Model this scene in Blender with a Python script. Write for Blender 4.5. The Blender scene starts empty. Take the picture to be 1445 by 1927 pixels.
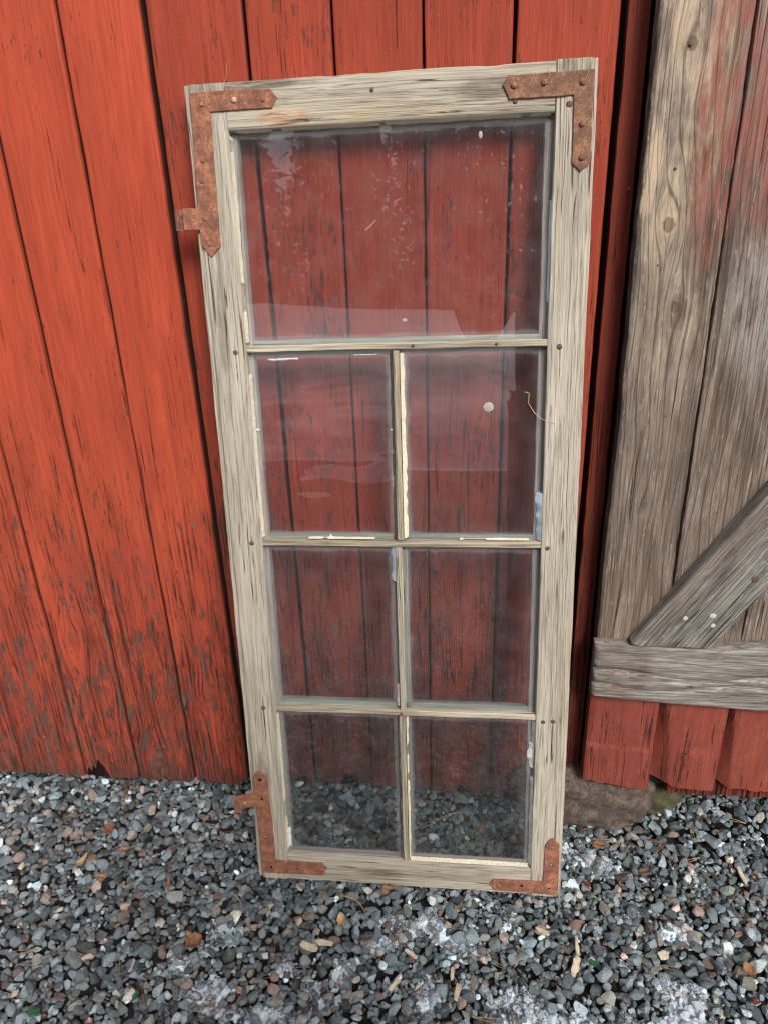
import bpy, bmesh, math, random
import numpy as np
from mathutils import Matrix, Vector
from mathutils.geometry import tessellate_polygon
random.seed(7); RNG = np.random.default_rng(7)
scene = bpy.context.scene
COL = scene.collection

# ------------------------------------------------------------------ camera
def cam_axes(yaw, pitch, roll):
    right = np.array([math.cos(yaw), math.sin(yaw), 0]); fwd0 = np.array([-math.sin(yaw), math.cos(yaw), 0]); up0 = np.array([0, 0, 1.])
    fwd = fwd0*math.cos(pitch)-up0*math.sin(pitch); up = up0*math.cos(pitch)+fwd0*math.sin(pitch)
    return right*math.cos(roll)+up*math.sin(roll), -right*math.sin(roll)+up*math.cos(roll), fwd
r_, u_, f_ = cam_axes(0.120080644, 0.428204541, -0.0367002435)
cd = bpy.data.cameras.new('camera'); cam = bpy.data.objects.new('camera', cd); COL.objects.link(cam)
M = Matrix.Identity(4)
for i in range(3):
    M[i][0] = r_[i]; M[i][1] = u_[i]; M[i][2] = -f_[i]
M[0][3], M[1][3], M[2][3] = 0.327747524, -1.31572841, 1.34036315
cam.matrix_world = M
cd.sensor_fit = 'VERTICAL'; cd.sensor_height = 24.0; cd.sensor_width = 18.0
cd.lens = 1410.78/1927*24.0
cd.clip_start = 0.01; cd.clip_end = 500
scene.camera = cam

# ------------------------------------------------------------------ light
SUN_DIR = Vector((0.34, -0.70, 0.64)).normalized()
elev = math.asin(SUN_DIR.z); azim = math.atan2(SUN_DIR.x, SUN_DIR.y)
world = bpy.data.worlds.new('World'); scene.world = world; world.use_nodes = True
wn = world.node_tree.nodes; wl = world.node_tree.links
bg = wn['Background']
sky = wn.new('ShaderNodeTexSky'); sky.sky_type = 'NISHITA'; sky.sun_disc = False
sky.sun_elevation = elev; sky.sun_rotation = azim; sky.air_density = 1.0; sky.dust_density = 4.0; sky.ozone_density = 1.0
hs = wn.new('ShaderNodeHueSaturation'); hs.inputs['Saturation'].default_value = 0.42
wl.new(sky.outputs[0], hs.inputs['Color']); wl.new(hs.outputs[0], bg.inputs['Color'])
bg.inputs['Strength'].default_value = 0.09
sd = bpy.data.lights.new('sun', 'SUN'); sd.energy = 2.5; sd.angle = math.radians(22); sd.color = (1.0, 0.95, 0.88)
sun = bpy.data.objects.new('sun', sd); COL.objects.link(sun); sun.location = (3, -3, 5)
sun.rotation_euler = SUN_DIR.to_track_quat('Z', 'Y').to_euler()
scene.view_settings.view_transform = 'Standard'; scene.view_settings.look = 'None'
scene.view_settings.exposure = 0.62; scene.view_settings.gamma = 1; scene.view_settings.use_curve_mapping = False
scene.render.engine = 'CYCLES'
scene.cycles.transparent_max_bounces = 12; scene.cycles.max_bounces = 5; scene.cycles.diffuse_bounces = 3; scene.cycles.glossy_bounces = 2
scene.cycles.use_denoising = True; scene.cycles.filter_width = 1.3; scene.cycles.sample_clamp_indirect = 4

# ------------------------------------------------------------------ numpy noise
_lat = RNG.random((64, 64)).astype(float)
def vnoise(x, y, seed=0):
    x = np.asarray(x, float)+seed*7.31; y = np.asarray(y, float)+seed*3.77
    x, y = np.broadcast_arrays(x, y)
    xi = np.floor(x).astype(int); yi = np.floor(y).astype(int); fx = x-xi; fy = y-yi
    fx = fx*fx*(3-2*fx); fy = fy*fy*(3-2*fy)
    a = _lat[xi % 64, yi % 64]; b = _lat[(xi+1) % 64, yi % 64]; c = _lat[xi % 64, (yi+1) % 64]; d = _lat[(xi+1) % 64, (yi+1) % 64]
    return (a*(1-fx)+b*fx)*(1-fy)+(c*(1-fx)+d*fx)*fy-0.5
def fbm(x, y, seed=0, oct=4):
    s = 0; a = 1
    for o in range(oct):
        s = s+a*vnoise(np.asarray(x)*2**o, np.asarray(y)*2**o, seed+o*5); a *= .5
    return s

# ------------------------------------------------------------------ node helper
class NT:
    def __init__(s, name):
        s.m = bpy.data.materials.new(name); s.m.use_nodes = True; s.t = s.m.node_tree; s.t.nodes.clear()
        s.out = s.n('ShaderNodeOutputMaterial')
    def n(s, ty, **k):
        a = s.t.nodes.new(ty)
        for q, v in k.items(): setattr(a, q, v)
        return a
    def put(s, sock, v):
        if v is None: return
        if isinstance(v, bpy.types.NodeSocket): s.t.links.new(v, sock)
        elif isinstance(v, (tuple, list)) and len(v) == 3 and sock.type == 'RGBA': sock.default_value = (*v, 1)
        else: sock.default_value = v
    def math(s, op, a, b=None, c=None, clamp=False):
        x = s.n('ShaderNodeMath', operation=op, use_clamp=clamp); s.put(x.inputs[0], a); s.put(x.inputs[1], b); s.put(x.inputs[2], c); return x.outputs[0]
    def vm(s, op, a, b=None):
        x = s.n('ShaderNodeVectorMath', operation=op); s.put(x.inputs[0], a); s.put(x.inputs[1], b)
        return x.outputs['Value'] if op in ('LENGTH', 'DISTANCE', 'DOT_PRODUCT') else x.outputs[0]
    def attr(s, name='g', out='Vector'):
        return s.n('ShaderNodeAttribute', attribute_name=name).outputs[out]
    def noise(s, vec, scale=1., detail=3., rough=.5, dist=0., out=0):
        x = s.n('ShaderNodeTexNoise'); s.put(x.inputs['Vector'], vec); x.inputs['Scale'].default_value = scale
        x.inputs['Detail'].default_value = detail; x.inputs['Roughness'].default_value = rough; x.inputs['Distortion'].default_value = dist; return x.outputs[out]
    def voro(s, vec, scale=1., feature='F1', out='Distance', rand=1.):
        x = s.n('ShaderNodeTexVoronoi', feature=feature); s.put(x.inputs['Vector'], vec); x.inputs['Scale'].default_value = scale
        x.inputs['Randomness'].default_value = rand; return x.outputs[out]
    def mr(s, v, a, b, c=0., d=1., smooth=True):
        x = s.n('ShaderNodeMapRange', interpolation_type='SMOOTHSTEP' if smooth else 'LINEAR'); s.put(x.inputs[0], v)
        s.put(x.inputs[1], a); s.put(x.inputs[2], b); s.put(x.inputs[3], c); s.put(x.inputs[4], d); return x.outputs[0]
    def mix(s, f, a, b, mode='MIX'):
        x = s.n('ShaderNodeMix', data_type='RGBA', blend_type=mode); s.put(x.inputs[0], f); s.put(x.inputs[6], a); s.put(x.inputs[7], b); return x.outputs[2]
    def xyz(s, v):
        x = s.n('ShaderNodeSeparateXYZ'); s.put(x.inputs[0], v); return x.outputs
    def comb(s, a, b, c):
        x = s.n('ShaderNodeCombineXYZ'); s.put(x.inputs[0], a); s.put(x.inputs[1], b); s.put(x.inputs[2], c); return x.outputs[0]
    def ramp(s, f, stops):
        x = s.n('ShaderNodeValToRGB'); e = x.color_ramp.elements
        while len(e) < len(stops): e.new(0.5)
        for i, (p, c) in enumerate(stops): e[i].position = p; e[i].color = (*c, 1)
        s.put(x.inputs[0], f); return x.outputs[0]
    def bump(s, h, strength=.5, dist=.001, normal=None):
        x = s.n('ShaderNodeBump'); s.put(x.inputs['Height'], h); x.inputs['Strength'].default_value = strength; x.inputs['Distance'].default_value = dist
        if normal: s.put(x.inputs['Normal'], normal)
        return x.outputs[0]
    def bsdf(s, col, rough=.7, normal=None, spec=.3, **k):
        x = s.n('ShaderNodeBsdfPrincipled'); s.put(x.inputs['Base Color'], col); s.put(x.inputs['Roughness'], rough); s.put(x.inputs['Specular IOR Level'], spec)
        if normal: s.put(x.inputs['Normal'], normal)
        for q, v in k.items(): s.put(x.inputs[q], v)
        s.t.links.new(x.outputs[0], s.out.inputs[0]); return x
    def rnd(s, k=50.):
        r = s.n('ShaderNodeObjectInfo').outputs['Random']
        return r, s.comb(s.math('MULTIPLY', r, k), s.math('MULTIPLY', r, k*1.7), s.math('MULTIPLY', r, k*.61))

def knots(t, g, ks):
    """ks: (x, w, radius). returns warped across coordinate and knot mask/rings"""
    x, y, w = t.xyz(g)
    xx = x; core = None; ring = None
    for kx, kw, kr in ks:
        dx = t.math('SUBTRACT', x, kx); dw = t.math('SUBTRACT', w, kw)
        e = t.math('ADD', t.math('MULTIPLY', dx, dx), t.math('MULTIPLY', t.math('MULTIPLY', dw, dw), .12))
        f = t.math('EXPONENT', t.math('MULTIPLY', e, -1/(kr*2.6)**2))
        xx = t.math('SUBTRACT', xx, t.math('MULTIPLY', t.math('MULTIPLY', dx, f), .93))
        d = t.math('SQRT', t.math('ADD', t.math('MULTIPLY', dx, dx), t.math('MULTIPLY', t.math('MULTIPLY', dw, dw), .7)))
        d = t.math('ADD', d, t.math('MULTIPLY', t.math('SUBTRACT', t.noise(g, 160, 2), .5), .006))
        c = t.mr(d, kr*.7, kr*1.05, 1, 0)
        rg = t.math('MULTIPLY', t.mr(t.math('ABSOLUTE', t.math('SUBTRACT', d, kr)), 0, kr*.35, 1, 0), 1)
        core = c if core is None else t.math('MAXIMUM', core, c)
        ring = rg if ring is None else t.math('MAXIMUM', ring, rg)
    return xx, core, ring

def scale3(t, v, a, b, c):
    return t.vm('MULTIPLY', v, (a, b, c))

def wood(name, cols, fiber=1., crack=.5, ringf=90., ringamt=.5, stains=(), ks=(), light=None, medf=190, rough=.85, mott=0., bumps=1., crackw=.012, ringw=.30):
    """weathered bare wood. cols = (light, mid, dark); stains list of callables(t,g,p,col)->col"""
    t = NT(name); g = t.attr('g'); r, off = t.rnd()
    core = ring = None
    if ks:
        xx, core, ring = knots(t, g, ks); _, y, w = t.xyz(g); gk = t.comb(xx, y, w)
    else: gk = g
    p = t.vm('ADD', gk, off)
    broad = t.noise(scale3(t, p, 14, 14, 2.2), 1, 4, .6)
    warp = t.noise(scale3(t, p, 9, 9, 1.6), 1, 2, .5)
    px, py, pw = t.xyz(p)
    rc = t.math('MULTIPLY', t.math('ADD', px, t.math('MULTIPLY', warp, .10)), ringf)
    rs = t.math('FRACT', rc); rl = t.mr(t.math('ABSOLUTE', t.math('SUBTRACT', rs, .5)), .5, ringw, 1, 0)
    fine = t.noise(scale3(t, p, 650, 650, 12), 1, 3, .65)
    med = t.noise(scale3(t, p, medf, medf, medf/38), 1, 5, .68)
    tone = t.math('ADD', t.math('MULTIPLY', fine, .55*fiber), t.math('ADD', t.math('MULTIPLY', med, .65), t.math('MULTIPLY', broad, .55)))
    tone = t.mr(tone, .62+.1*fiber, 1.12, 0, 1, False)
    c = t.ramp(tone, [(0, cols[2]), (.42, cols[1]), (.85, cols[0]), (1, light or cols[0])])
    c = t.mix(t.math('MULTIPLY', rl, ringamt), c, cols[2])
    rl0 = rl
    if mott:
        mo = t.noise(scale3(t, p, 55, 55, 16), 1, 5, .7)
        c = t.mix(t.mr(mo, .52, .66, 0, mott), c, tuple(v*.38 for v in cols[1]))
        mo2 = t.noise(scale3(t, t.vm('ADD', p, (3, 3, 3)), 90, 90, 30), 1, 5, .75)
        c = t.mix(t.mr(mo2, .57, .70, 0, mott*.8), c, tuple(min(1, v*1.35) for v in cols[0]))
        st = t.noise(scale3(t, t.vm('ADD', p, (7, 1, 5)), 330, 330, 11), 1, 3, .6)
        c = t.mix(t.math('MULTIPLY', t.mr(st, .52, .62, 0, mott*.8), t.mr(mo, .5, .4)), c, tuple(min(1, v*1.55) for v in cols[0]))
    # cracks along the grain
    cn = t.noise(scale3(t, p, 85, 85, 1.3), 1, 2, .45); cm = t.noise(scale3(t, p, 30, 30, 3.5), 1, 3, .6)
    line = t.mr(t.math('ABSOLUTE', t.math('SUBTRACT', cn, .5)), crackw*.3, crackw, 1, 0)
    line = t.math('MULTIPLY', line, t.mr(cm, .62-.24*crack, .70-.24*crack, 0, 1))
    cn2 = t.noise(scale3(t, p, 420, 420, 5), 1, 2, .45)
    line2 = t.math('MULTIPLY', t.mr(t.math('ABSOLUTE', t.math('SUBTRACT', cn2, .5)), .006, .028, 1, 0), t.mr(cm, .60, .40, 0, .55*crack+.1))
    ln = t.math('MAXIMUM', line, line2)
    for s in stains: c = s(t, g, p, c)
    if mott: c = t.mix(t.math('MULTIPLY', rl0, ringamt*.7), c, cols[2])
    c = t.mix(t.math('MULTIPLY', ln, .85), c, (.025, .02, .016))
    if ks:
        c = t.mix(t.math('MULTIPLY', core, .75), c, t.mix(t.mr(fine, .3, .7), (.07, .035, .022), (.20, .11, .075)))
        c = t.mix(t.math('MULTIPLY', ring, .6), c, (.06, .035, .025))
    h = t.math('ADD', t.math('MULTIPLY', fine, .45*fiber), t.math('MULTIPLY', med, .6))
    h = t.math('SUBTRACT', h, t.math('MULTIPLY', ln, 1.6)); h = t.math('SUBTRACT', h, t.math('MULTIPLY', rl, .25))
    t.bsdf(c, rough, t.bump(h, .9*bumps, .0016), .2)
    return t.m

def red_paint(name, a, b, wear=1., dirt=1., ck=0., pale=0., joint=True, ks=(), under=((.17, .09, .07), (.08, .045, .036)), speck=1.):
    t = NT(name); g = t.attr('g'); r, off = t.rnd()
    core = ring = None
    if ks:
        xx, core, ring = knots(t, g, ks); _, y, w0 = t.xyz(g); gk = t.comb(xx, y, w0)
    else: gk = g
    p = t.vm('ADD', gk, off); _, _, w = t.xyz(g)
    broad = t.noise(scale3(t, p, 12, 12, 3), 1, 4, .6)
    fine = t.noise(scale3(t, p, 480, 480, 12), 1, 3, .6)
    med = t.noise(scale3(t, p, 110, 110, 4), 1, 4, .6)
    c = t.mix(t.mr(broad, .3, .72), b, a)
    c = t.mix(t.mr(med, .35, .75, 0, .35), c, tuple(v*.72 for v in b))
    c = t.mix(t.mr(fine, .38, .60, .40, 0), c, tuple(v*.5 for v in b))
    c = t.mix(t.math('MULTIPLY', t.math('SUBTRACT', r, .5), .4, clamp=True), c, tuple(v*.7 for v in b))
    # wear grows towards the ground
    low = t.mr(t.math('ADD', w, t.math('MULTIPLY', t.math('SUBTRACT', broad, .5), .9)), .05, 1.15, 1, 0, False)
    c = t.mix(t.math('MULTIPLY', t.math('MULTIPLY', low, t.mr(med, .3, .6)), .5*dirt), c, (.16, .05, .036))
    pn = t.noise(scale3(t, p, 62, 62, 15), 1, 7, .72, .3)
    th = t.math('SUBTRACT', .664, t.math('MULTIPLY', low, .155*wear))
    peel = t.mr(t.math('SUBTRACT', pn, th), 0, .035)
    sn = t.noise(scale3(t, p, 230, 230, 42), 1, 3, .6); sm = t.noise(scale3(t, p, 16, 16, 6), 1, 3, .6)
    sth = t.math('SUBTRACT', .730, t.math('ADD', t.math('MULTIPLY', t.mr(sm, .35, .75), .11*speck), t.math('MULTIPLY', low, .09*wear)))
    sp = t.mr(t.math('SUBTRACT', sn, sth), 0, .02)
    # small cracks
    cn = t.noise(scale3(t, p, 120, 120, 2.0), 1, 2, .4); cm = t.noise(scale3(t, p, 34, 34, 5), 1, 3, .6)
    line = t.mr(t.math('ABSOLUTE', t.math('SUBTRACT', cn, .5)), .004, .020, 1, 0)
    line = t.math('MULTIPLY', line, t.mr(t.math('ADD', cm, t.math('MULTIPLY', low, .30)), .57+ck, .66+ck))
    cn2 = t.noise(scale3(t, p, 330, 330, 7), 1, 2, .4)
    l2 = t.math('MULTIPLY', t.mr(t.math('ABSOLUTE', t.math('SUBTRACT', cn2, .5)), .008, .03, 1, 0), t.mr(t.math('ADD', cm, t.math('MULTIPLY', low, .35)), .70+ck, .80+ck))
    ln = t.math('MAXIMUM', line, t.math('MULTIPLY', l2, .8))
    uc = t.mix(t.mr(fine, .35, .65), under[0], under[1])
    uc = t.mix(t.mr(med, .45, .6), uc, (.13, .05, .038))
    grey = t.mr(t.noise(scale3(t, p, 45, 45, 5), 1, 4, .6), .56, .72, 0, 1)
    uc = t.mix(t.math('MULTIPLY', t.math('MULTIPLY', grey, low), .6), uc, (.19, .16, .15))
    c = t.mix(t.math('MULTIPLY', peel, .92), c, uc)
    c = t.mix(t.math('MULTIPLY', sp, .85), c, (.085, .038, .03))
    c = t.mix(t.math('MULTIPLY', ln, .85), c, (.03, .012, .01))
    if ks:
        c = t.mix(t.math('MULTIPLY', ring, .28), c, (.09, .025, .02)); c = t.mix(t.math('MULTIPLY', core, .35), c, (.16, .045, .03))
    # dust and tiny pale specks
    ds = t.voro(g, 90); c = t.mix(t.mr(ds, .03, .06, .8, 0), c, t.mix(.5, c, (.6, .5, .45)))
    if pale:
        pv = t.voro(g, 520); pm = t.noise(scale3(t, g, 30, 30, 30), 1, 4, .6); c = t.mix(t.math('MULTIPLY', t.mr(pv, .12, .2, pale, 0), t.mr(pm, .48, .62)), c, (.62, .50, .45))
    gm = t.mr(t.math('ADD', w, t.math('MULTIPLY', med, .07)), .03, .11, .6*dirt, 0)
    c = t.mix(gm, c, (.07, .045, .035))
    # bare dirty wood inside the joints, where paint never reached
    if joint: c = t.mix(t.mr(t.xyz(g)[1], .0065, .0085), c, (.045, .022, .016))
    h = t.math('SUBTRACT', t.math('ADD', t.math('MULTIPLY', fine, .22), t.math('MULTIPLY', med, .4)), t.math('ADD', t.math('MULTIPLY', ln, 1.5), t.math('MULTIPLY', t.math('MAXIMUM', peel, sp), .45)))
    t.bsdf(c, .72, t.bump(h, .8, .0013), .22)
    return t.m

def blob(t, g, x, w, rx, rw, a=1.):
    gx, gy, gw = t.xyz(g)
    d = t.math('ADD', t.math('POWER', t.math('DIVIDE', t.math('SUBTRACT', gx, x), rx), 2), t.math('POWER', t.math('DIVIDE', t.math('SUBTRACT', gw, w), rw), 2))
    return t.math('MULTIPLY', t.mr(d, .2, 1, 1, 0), a)
def stain(x, w, rx, rw, col, a=.6, nscale=60):
    def f(t, g, p, c):
        n = t.noise(scale3(t, p, nscale, nscale, nscale/4), 1, 5, .7)
        return t.mix(t.math('MULTIPLY', blob(t, g, x, w, rx, rw, a), t.mr(n, .35, .6)), c, col)
    return f

RED_A = (.46, .076, .035); RED_B = (.355, .053, .025)
WK = [(-.535, .415, .012), (-.487, .275, .010), (-.245, .27, .008), (-.395, .058, .014), (-.435, .16, .008), (.315, .11, .016), (.20, .62, .009), (.04, 1.0, .007)]
m_red = red_paint('red barn paint', RED_A, RED_B, ks=WK, wear=1.15)
m_red_shade = red_paint('shaded red barn paint', (.35, .056, .028), (.26, .040, .021), ks=WK[-3:], wear=1.1, speck=1.9)  # barn red with more specks, darkened to carry the shade towards the door
m_redd_shade = red_paint('dark red paint with shade', (.21, .036, .020), (.15, .025, .015), wear=1.1, speck=1.2)  # dark red for the last board, deepened with the shade beside the door
m_red2 = red_paint('red skirt paint', (.29, .066, .043), (.21, .046, .032), wear=-.1, dirt=.35, speck=.6, ck=.16, pale=.75)
m_redend = red_paint('red board ends', (.24, .035, .026), (.16, .026, .02), wear=.3, joint=False)
m_frame = wood('weathered window wood', ((.46, .42, .355), (.395, .355, .29), (.27, .235, .185)), medf=380, fiber=1., crack=.62, ringf=95, ringamt=.4, ringw=.38, light=(.53, .51, .45), stains=(stain(.030, 1.12, .012, .18, (.15, .13, .11), .65, 40), stain(.047, 1.06, .0016, .05, (.04, .03, .02), .9, 90), stain(.047, .73, .0018, .05, (.04, .03, .02), .9, 90), stain(.042, .38, .0018, .06, (.05, .04, .03), .9, 90), stain(.58, 1.06, .0014, .04, (.06, .05, .04), .8), stain(.592, .36, .0018, .06, (.06, .045, .035), .9), stain(.03, .26, .02, .06, (.16, .12, .09), .55), stain(.03, 1.475, .03, .02, (.12, .10, .08), .7), stain(.585, 1.475, .03, .02, (.14, .11, .08), .6), stain(.597, 1.30, .008, .12, (.20, .17, .14), .5)))
m_frame_top = wood('weathered rail wood', ((.45, .415, .34), (.385, .345, .275), (.25, .21, .165)), medf=380, fiber=1., crack=.60, ringf=60, ringamt=.3, light=(.58, .54, .44),
    stains=(stain(1.434, .155, .014, .055, (.42, .19, .07), .9, 120), stain(1.430, .29, .010, .16, (.42, .31, .17), .6, 90), stain(1.480, .10, .008, .14, (.10, .085, .07), .8), stain(1.458, .46, .02, .07, (.16, .13, .10), .75), stain(1.428, .19, .003, .05, (.03, .02, .015), .9, 160), stain(1.428, .405, .0025, .04, (.03, .02, .015), .9, 160)))
m_bar = wood('glazing bar wood', ((.52, .47, .375), (.41, .36, .275), (.20, .16, .115)), fiber=.8, crack=.4, ringf=120, ringamt=.2)
m_bead = wood('grey green back bead', ((.48, .55, .44), (.36, .42, .335), (.17, .19, .14)), fiber=.5, crack=.25, ringf=120, ringamt=.1)
DK = [(.633, 1.487, .0065), (.629, 1.249, .0080), (.655, 1.125, .0065), (.642, .78, .004)]
red_st = lambda x, w, rx, rw, a: stain(x, w, rx, rw, (.27, .085, .065), a, 70)
m_door = wood('grey brown door planks', ((.36, .30, .25), (.215, .172, .142), (.075, .053, .042)), fiber=.75, crack=.35, ringf=66, ringamt=.85, ringw=.40, ks=DK, mott=.45, light=(.47, .38, .28),
    stains=(stain(.62, 1.42, .09, .28, (.56, .435, .305), .65, 30), stain(.5855, .95, .006, .9, (.03, .035, .04), .95, 90), red_st(.69, 1.40, .05, .26, .75), red_st(.80, 1.40, .10, .26, .8), stain(.80, 1.14, .08, .16, (.34, .33, .31), .55, 60),
            stain(.64, 1.10, .08, .14, (.38, .32, .23), .35), stain(.64, .55, .09, .14, (.15, .105, .07), .6), stain(.70, .75, .16, .30, (.13, .10, .08), .45, 45)))
m_rail = wood('silvery rail wood', ((.39, .37, .34), (.26, .24, .215), (.10, .082, .07)), medf=300, fiber=1., crack=.7, ringf=85, ringamt=.5, ringw=.40, mott=.35, bumps=.9, crackw=.014, light=(.46, .42, .37),
    stains=(stain(.45, .03, .10, .07, (.12, .085, .07), .75), stain(.395, .05, .008, .05, (.32, .18, .11), .5)))
m_brace = wood('grey brace wood', ((.33, .31, .285), (.20, .185, .165), (.08, .07, .062)), medf=320, fiber=1., crack=.7, ringf=110, ringamt=.35, mott=.65, bumps=1.2, light=(.42, .34, .25), stains=(stain(.02, .25, .03, .3, (.16, .12, .10), .6),))

def m_simple(name, col, col2=None, ns=200, rough=.7, bump=.3, metal=0., spec=.3, dist=.0006):
    t = NT(name); oc = t.n('ShaderNodeTexCoord').outputs['Object']
    n = t.noise(oc, ns, 5, .65)
    c = t.mix(t.mr(n, .35, .65), col, col2 or tuple(v*.7 for v in col))
    t.bsdf(c, rough, t.bump(n, bump, dist), spec, Metallic=metal)
    return t.m
def rust(name, k=1.):
    t = NT(name); g = t.attr('g'); r, off = t.rnd(); p = t.vm('ADD', g, off)
    a = t.noise(p, 52, 7, .75); b = t.noise(p, 420, 4, .7); c3 = t.noise(t.vm('ADD', p, (5, 5, 5)), 160, 5, .7)
    c = t.ramp(a, [(0, (.05, .035, .032)), (.38, (.12*k, .068, .048)), (.50, (.21*k, .105, .060)), (.62, (.34*k, .175, .088)), (.78, (.46, .275, .14)), (1, (.55, .38, .22))])
    c = t.mix(t.mr(c3, .50, .64, 0, .7), c, (.13, .075, .075))
    c = t.mix(t.mr(b, .42, .7, 0, .7), c, (.085, .04, .032))
    c = t.mix(t.mr(t.voro(p, 130), .06, .12, .55, 0), c, (.5, .38, .28))
    h = t.math('ADD', t.math('MULTIPLY', b, .7), t.math('MULTIPLY', c3, .7))
    t.bsdf(c, .78, t.bump(h, .8, .0012), .25)
    return t.m
m_rust = rust('brown rust'); m_rust2 = rust('orange rust', 1.25)
m_nail = m_simple('dark rusty nail', (.13, .075, .055), (.06, .035, .03), 600, .7, .6)
m_paleNail = m_simple('pale nail head', (.50, .42, .34), (.33, .2, .13), 500, .6, .5)
m_black = m_simple('dark gap board', (.022, .014, .012), None, 80, .9)
m_cream = m_simple('cream putty', (.66, .61, .47), (.50, .45, .33), 220, .8, .9, dist=.0015)
m_white = m_simple('white putty', (.72, .74, .70), (.40, .39, .34), 260, .8, 1., dist=.0015)
m_blue = m_simple('pale blue putty', (.55, .66, .76), (.45, .55, .64), 200, .7, .4)
m_dusty = m_simple('old dark putty', (.22, .20, .165), (.10, .085, .065), 200, .9, 1., dist=.0015)

# glass: clear, dusty, foggy at its edges, mirror-like by Fresnel
def glass_mat(name, haze=.10, wavy=.25, wobble=9., tint=(.93, .935, .955)):
    t = NT(name); g = t.attr('g'); g2 = t.attr('g2'); r, off = t.rnd()
    x, y, z = t.xyz(g); x2, y2, z2 = t.xyz(g2)
    e = t.math('MINIMUM', t.math('MINIMUM', x, x2), t.math('MINIMUM', z, z2))
    p = t.vm('ADD', g, off)
    n = t.noise(p, 26, 4, .6); n2 = t.noise(p, 300, 3, .6)
    e2 = t.math('SUBTRACT', e, t.math('MULTIPLY', t.math('SUBTRACT', n, .5), .012))
    edge = t.math('ADD', t.mr(e2, .009, .014, .085, 0), t.mr(e2, .0, .035, .03, 0))
    film = t.math('MULTIPLY', t.mr(n, .3, .75, .5, 1.3), haze)
    fac = t.math('ADD', film, edge)
    fac = t.math('MULTIPLY', fac, t.mr(n2, .25, .75, .85, 1.15))
    spk = t.mr(t.voro(p, 85), .035, .07, .6, 0); spk2 = t.mr(t.voro(t.vm('ADD', p, (9, 4, 2)), 230), .05, .09, .28, 0)
    keep = t.mr(t.noise(p, 60, 2), .50, .56)
    fac = t.math('ADD', fac, t.math('MULTIPLY', t.math('MAXIMUM', spk, spk2), keep))
    sc = t.noise(scale3(t, p, 500, 500, 60), 1, 2); fac = t.math('ADD', fac, t.mr(sc, .70, .80, 0, .12), clamp=True)
    geo = t.n('ShaderNodeNewGeometry'); bf = geo.outputs['Backfacing']
    front = t.math('SUBTRACT', 1, bf)
    fac = t.math('MULTIPLY', fac, front)
    wn_ = t.noise(scale3(t, p, wobble*.35, 1, wobble), 1, 1, .4)
    nb = t.bump(wn_, wavy, .004)
    tr = t.n('ShaderNodeBsdfTransparent'); tr.inputs[0].default_value = (*tint, 1)
    gl = t.n('ShaderNodeBsdfGlossy'); gl.inputs['Roughness'].default_value = .012; gl.inputs[0].default_value = (1, 1, 1, 1); t.put(gl.inputs['Normal'], nb)
    fr = t.n('ShaderNodeFresnel'); fr.inputs[0].default_value = 1.52
    rf = t.math('MULTIPLY', t.math('MULTIPLY', fr.outputs[0], 2.1), front, clamp=True)
    m1 = t.n('ShaderNodeMixShader'); t.put(m1.inputs[0], rf); t.t.links.new(tr.outputs[0], m1.inputs[1]); t.t.links.new(gl.outputs[0], m1.inputs[2])
    df = t.n('ShaderNodeBsdfDiffuse'); df.inputs[0].default_value = (.56, .57, .60, 1)
    m2 = t.n('ShaderNodeMixShader'); t.put(m2.inputs[0], fac); t.t.links.new(m1.outputs[0], m2.inputs[1]); t.t.links.new(df.outputs[0], m2.inputs[2])
    t.t.links.new(m2.outputs[0], t.out.inputs[0])
    return t.m
m_glass = glass_mat('dusty old glass', .032, .06, 5, (.87, .875, .90)); m_glassl = glass_mat('grimy lower glass', .034, .06, 5, (.80, .83, .83)); m_glassw = glass_mat('wavy old glass', .012, .5, 18); m_glasst = glass_mat('dusty large glass', .040, .02, 3)

# ------------------------------------------------------------------ objects
def tag(o, label=None, cat=None, group=None, kind=None):
    if label: o['label'] = label
    if cat: o['category'] = cat
    if group: o['group'] = group
    if kind: o['kind'] = kind
    return o
def empty(name, label, cat, loc=(0, 0, 0), group=None):
    o = bpy.data.objects.new(name, None); COL.objects.link(o); o.location = loc; o.empty_display_size = .1
    return tag(o, label, cat, group)
def setg(me, arr, name='g'):
    a = me.attributes.new(name, 'FLOAT_VECTOR', 'POINT'); a.data.foreach_set('vector', np.ascontiguousarray(arr, dtype=np.float32).ravel())
def mk(name, v, f, mat, parent=None, g=None, smooth=True, angle=40, loc=None):
    me = bpy.data.meshes.new(name); v = np.asarray(v, float); me.from_pydata(v.tolist(), [], f if isinstance(f, list) else f.tolist()); me.update()
    bm = bmesh.new(); bm.from_mesh(me); bmesh.ops.recalc_face_normals(bm, faces=bm.faces); bm.to_mesh(me); bm.free()
    setg(me, v if g is None else g)
    if smooth:
        me.shade_smooth(); me.set_sharp_from_angle(angle=math.radians(angle))
    me.materials.append(mat)
    o = bpy.data.objects.new(name, me); COL.objects.link(o)
    if parent: o.parent = parent
    if loc is not None: o.location = loc
    return o

def sweep(rings, closed_caps=True):
    """rings: array (n_rows, n_prof, 3) -> verts, faces"""
    n, m, _ = rings.shape; v = rings.reshape(-1, 3); f = []
    for i in range(n-1):
        a = i*m; b = a+m
        for j in range(m):
            k = (j+1) % m; f.append((a+j, a+k, b+k, b+j))
    if closed_caps:
        f.append(tuple(range(m-1, -1, -1))); f.append(tuple((n-1)*m+j for j in range(m)))
    return v, f

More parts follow.
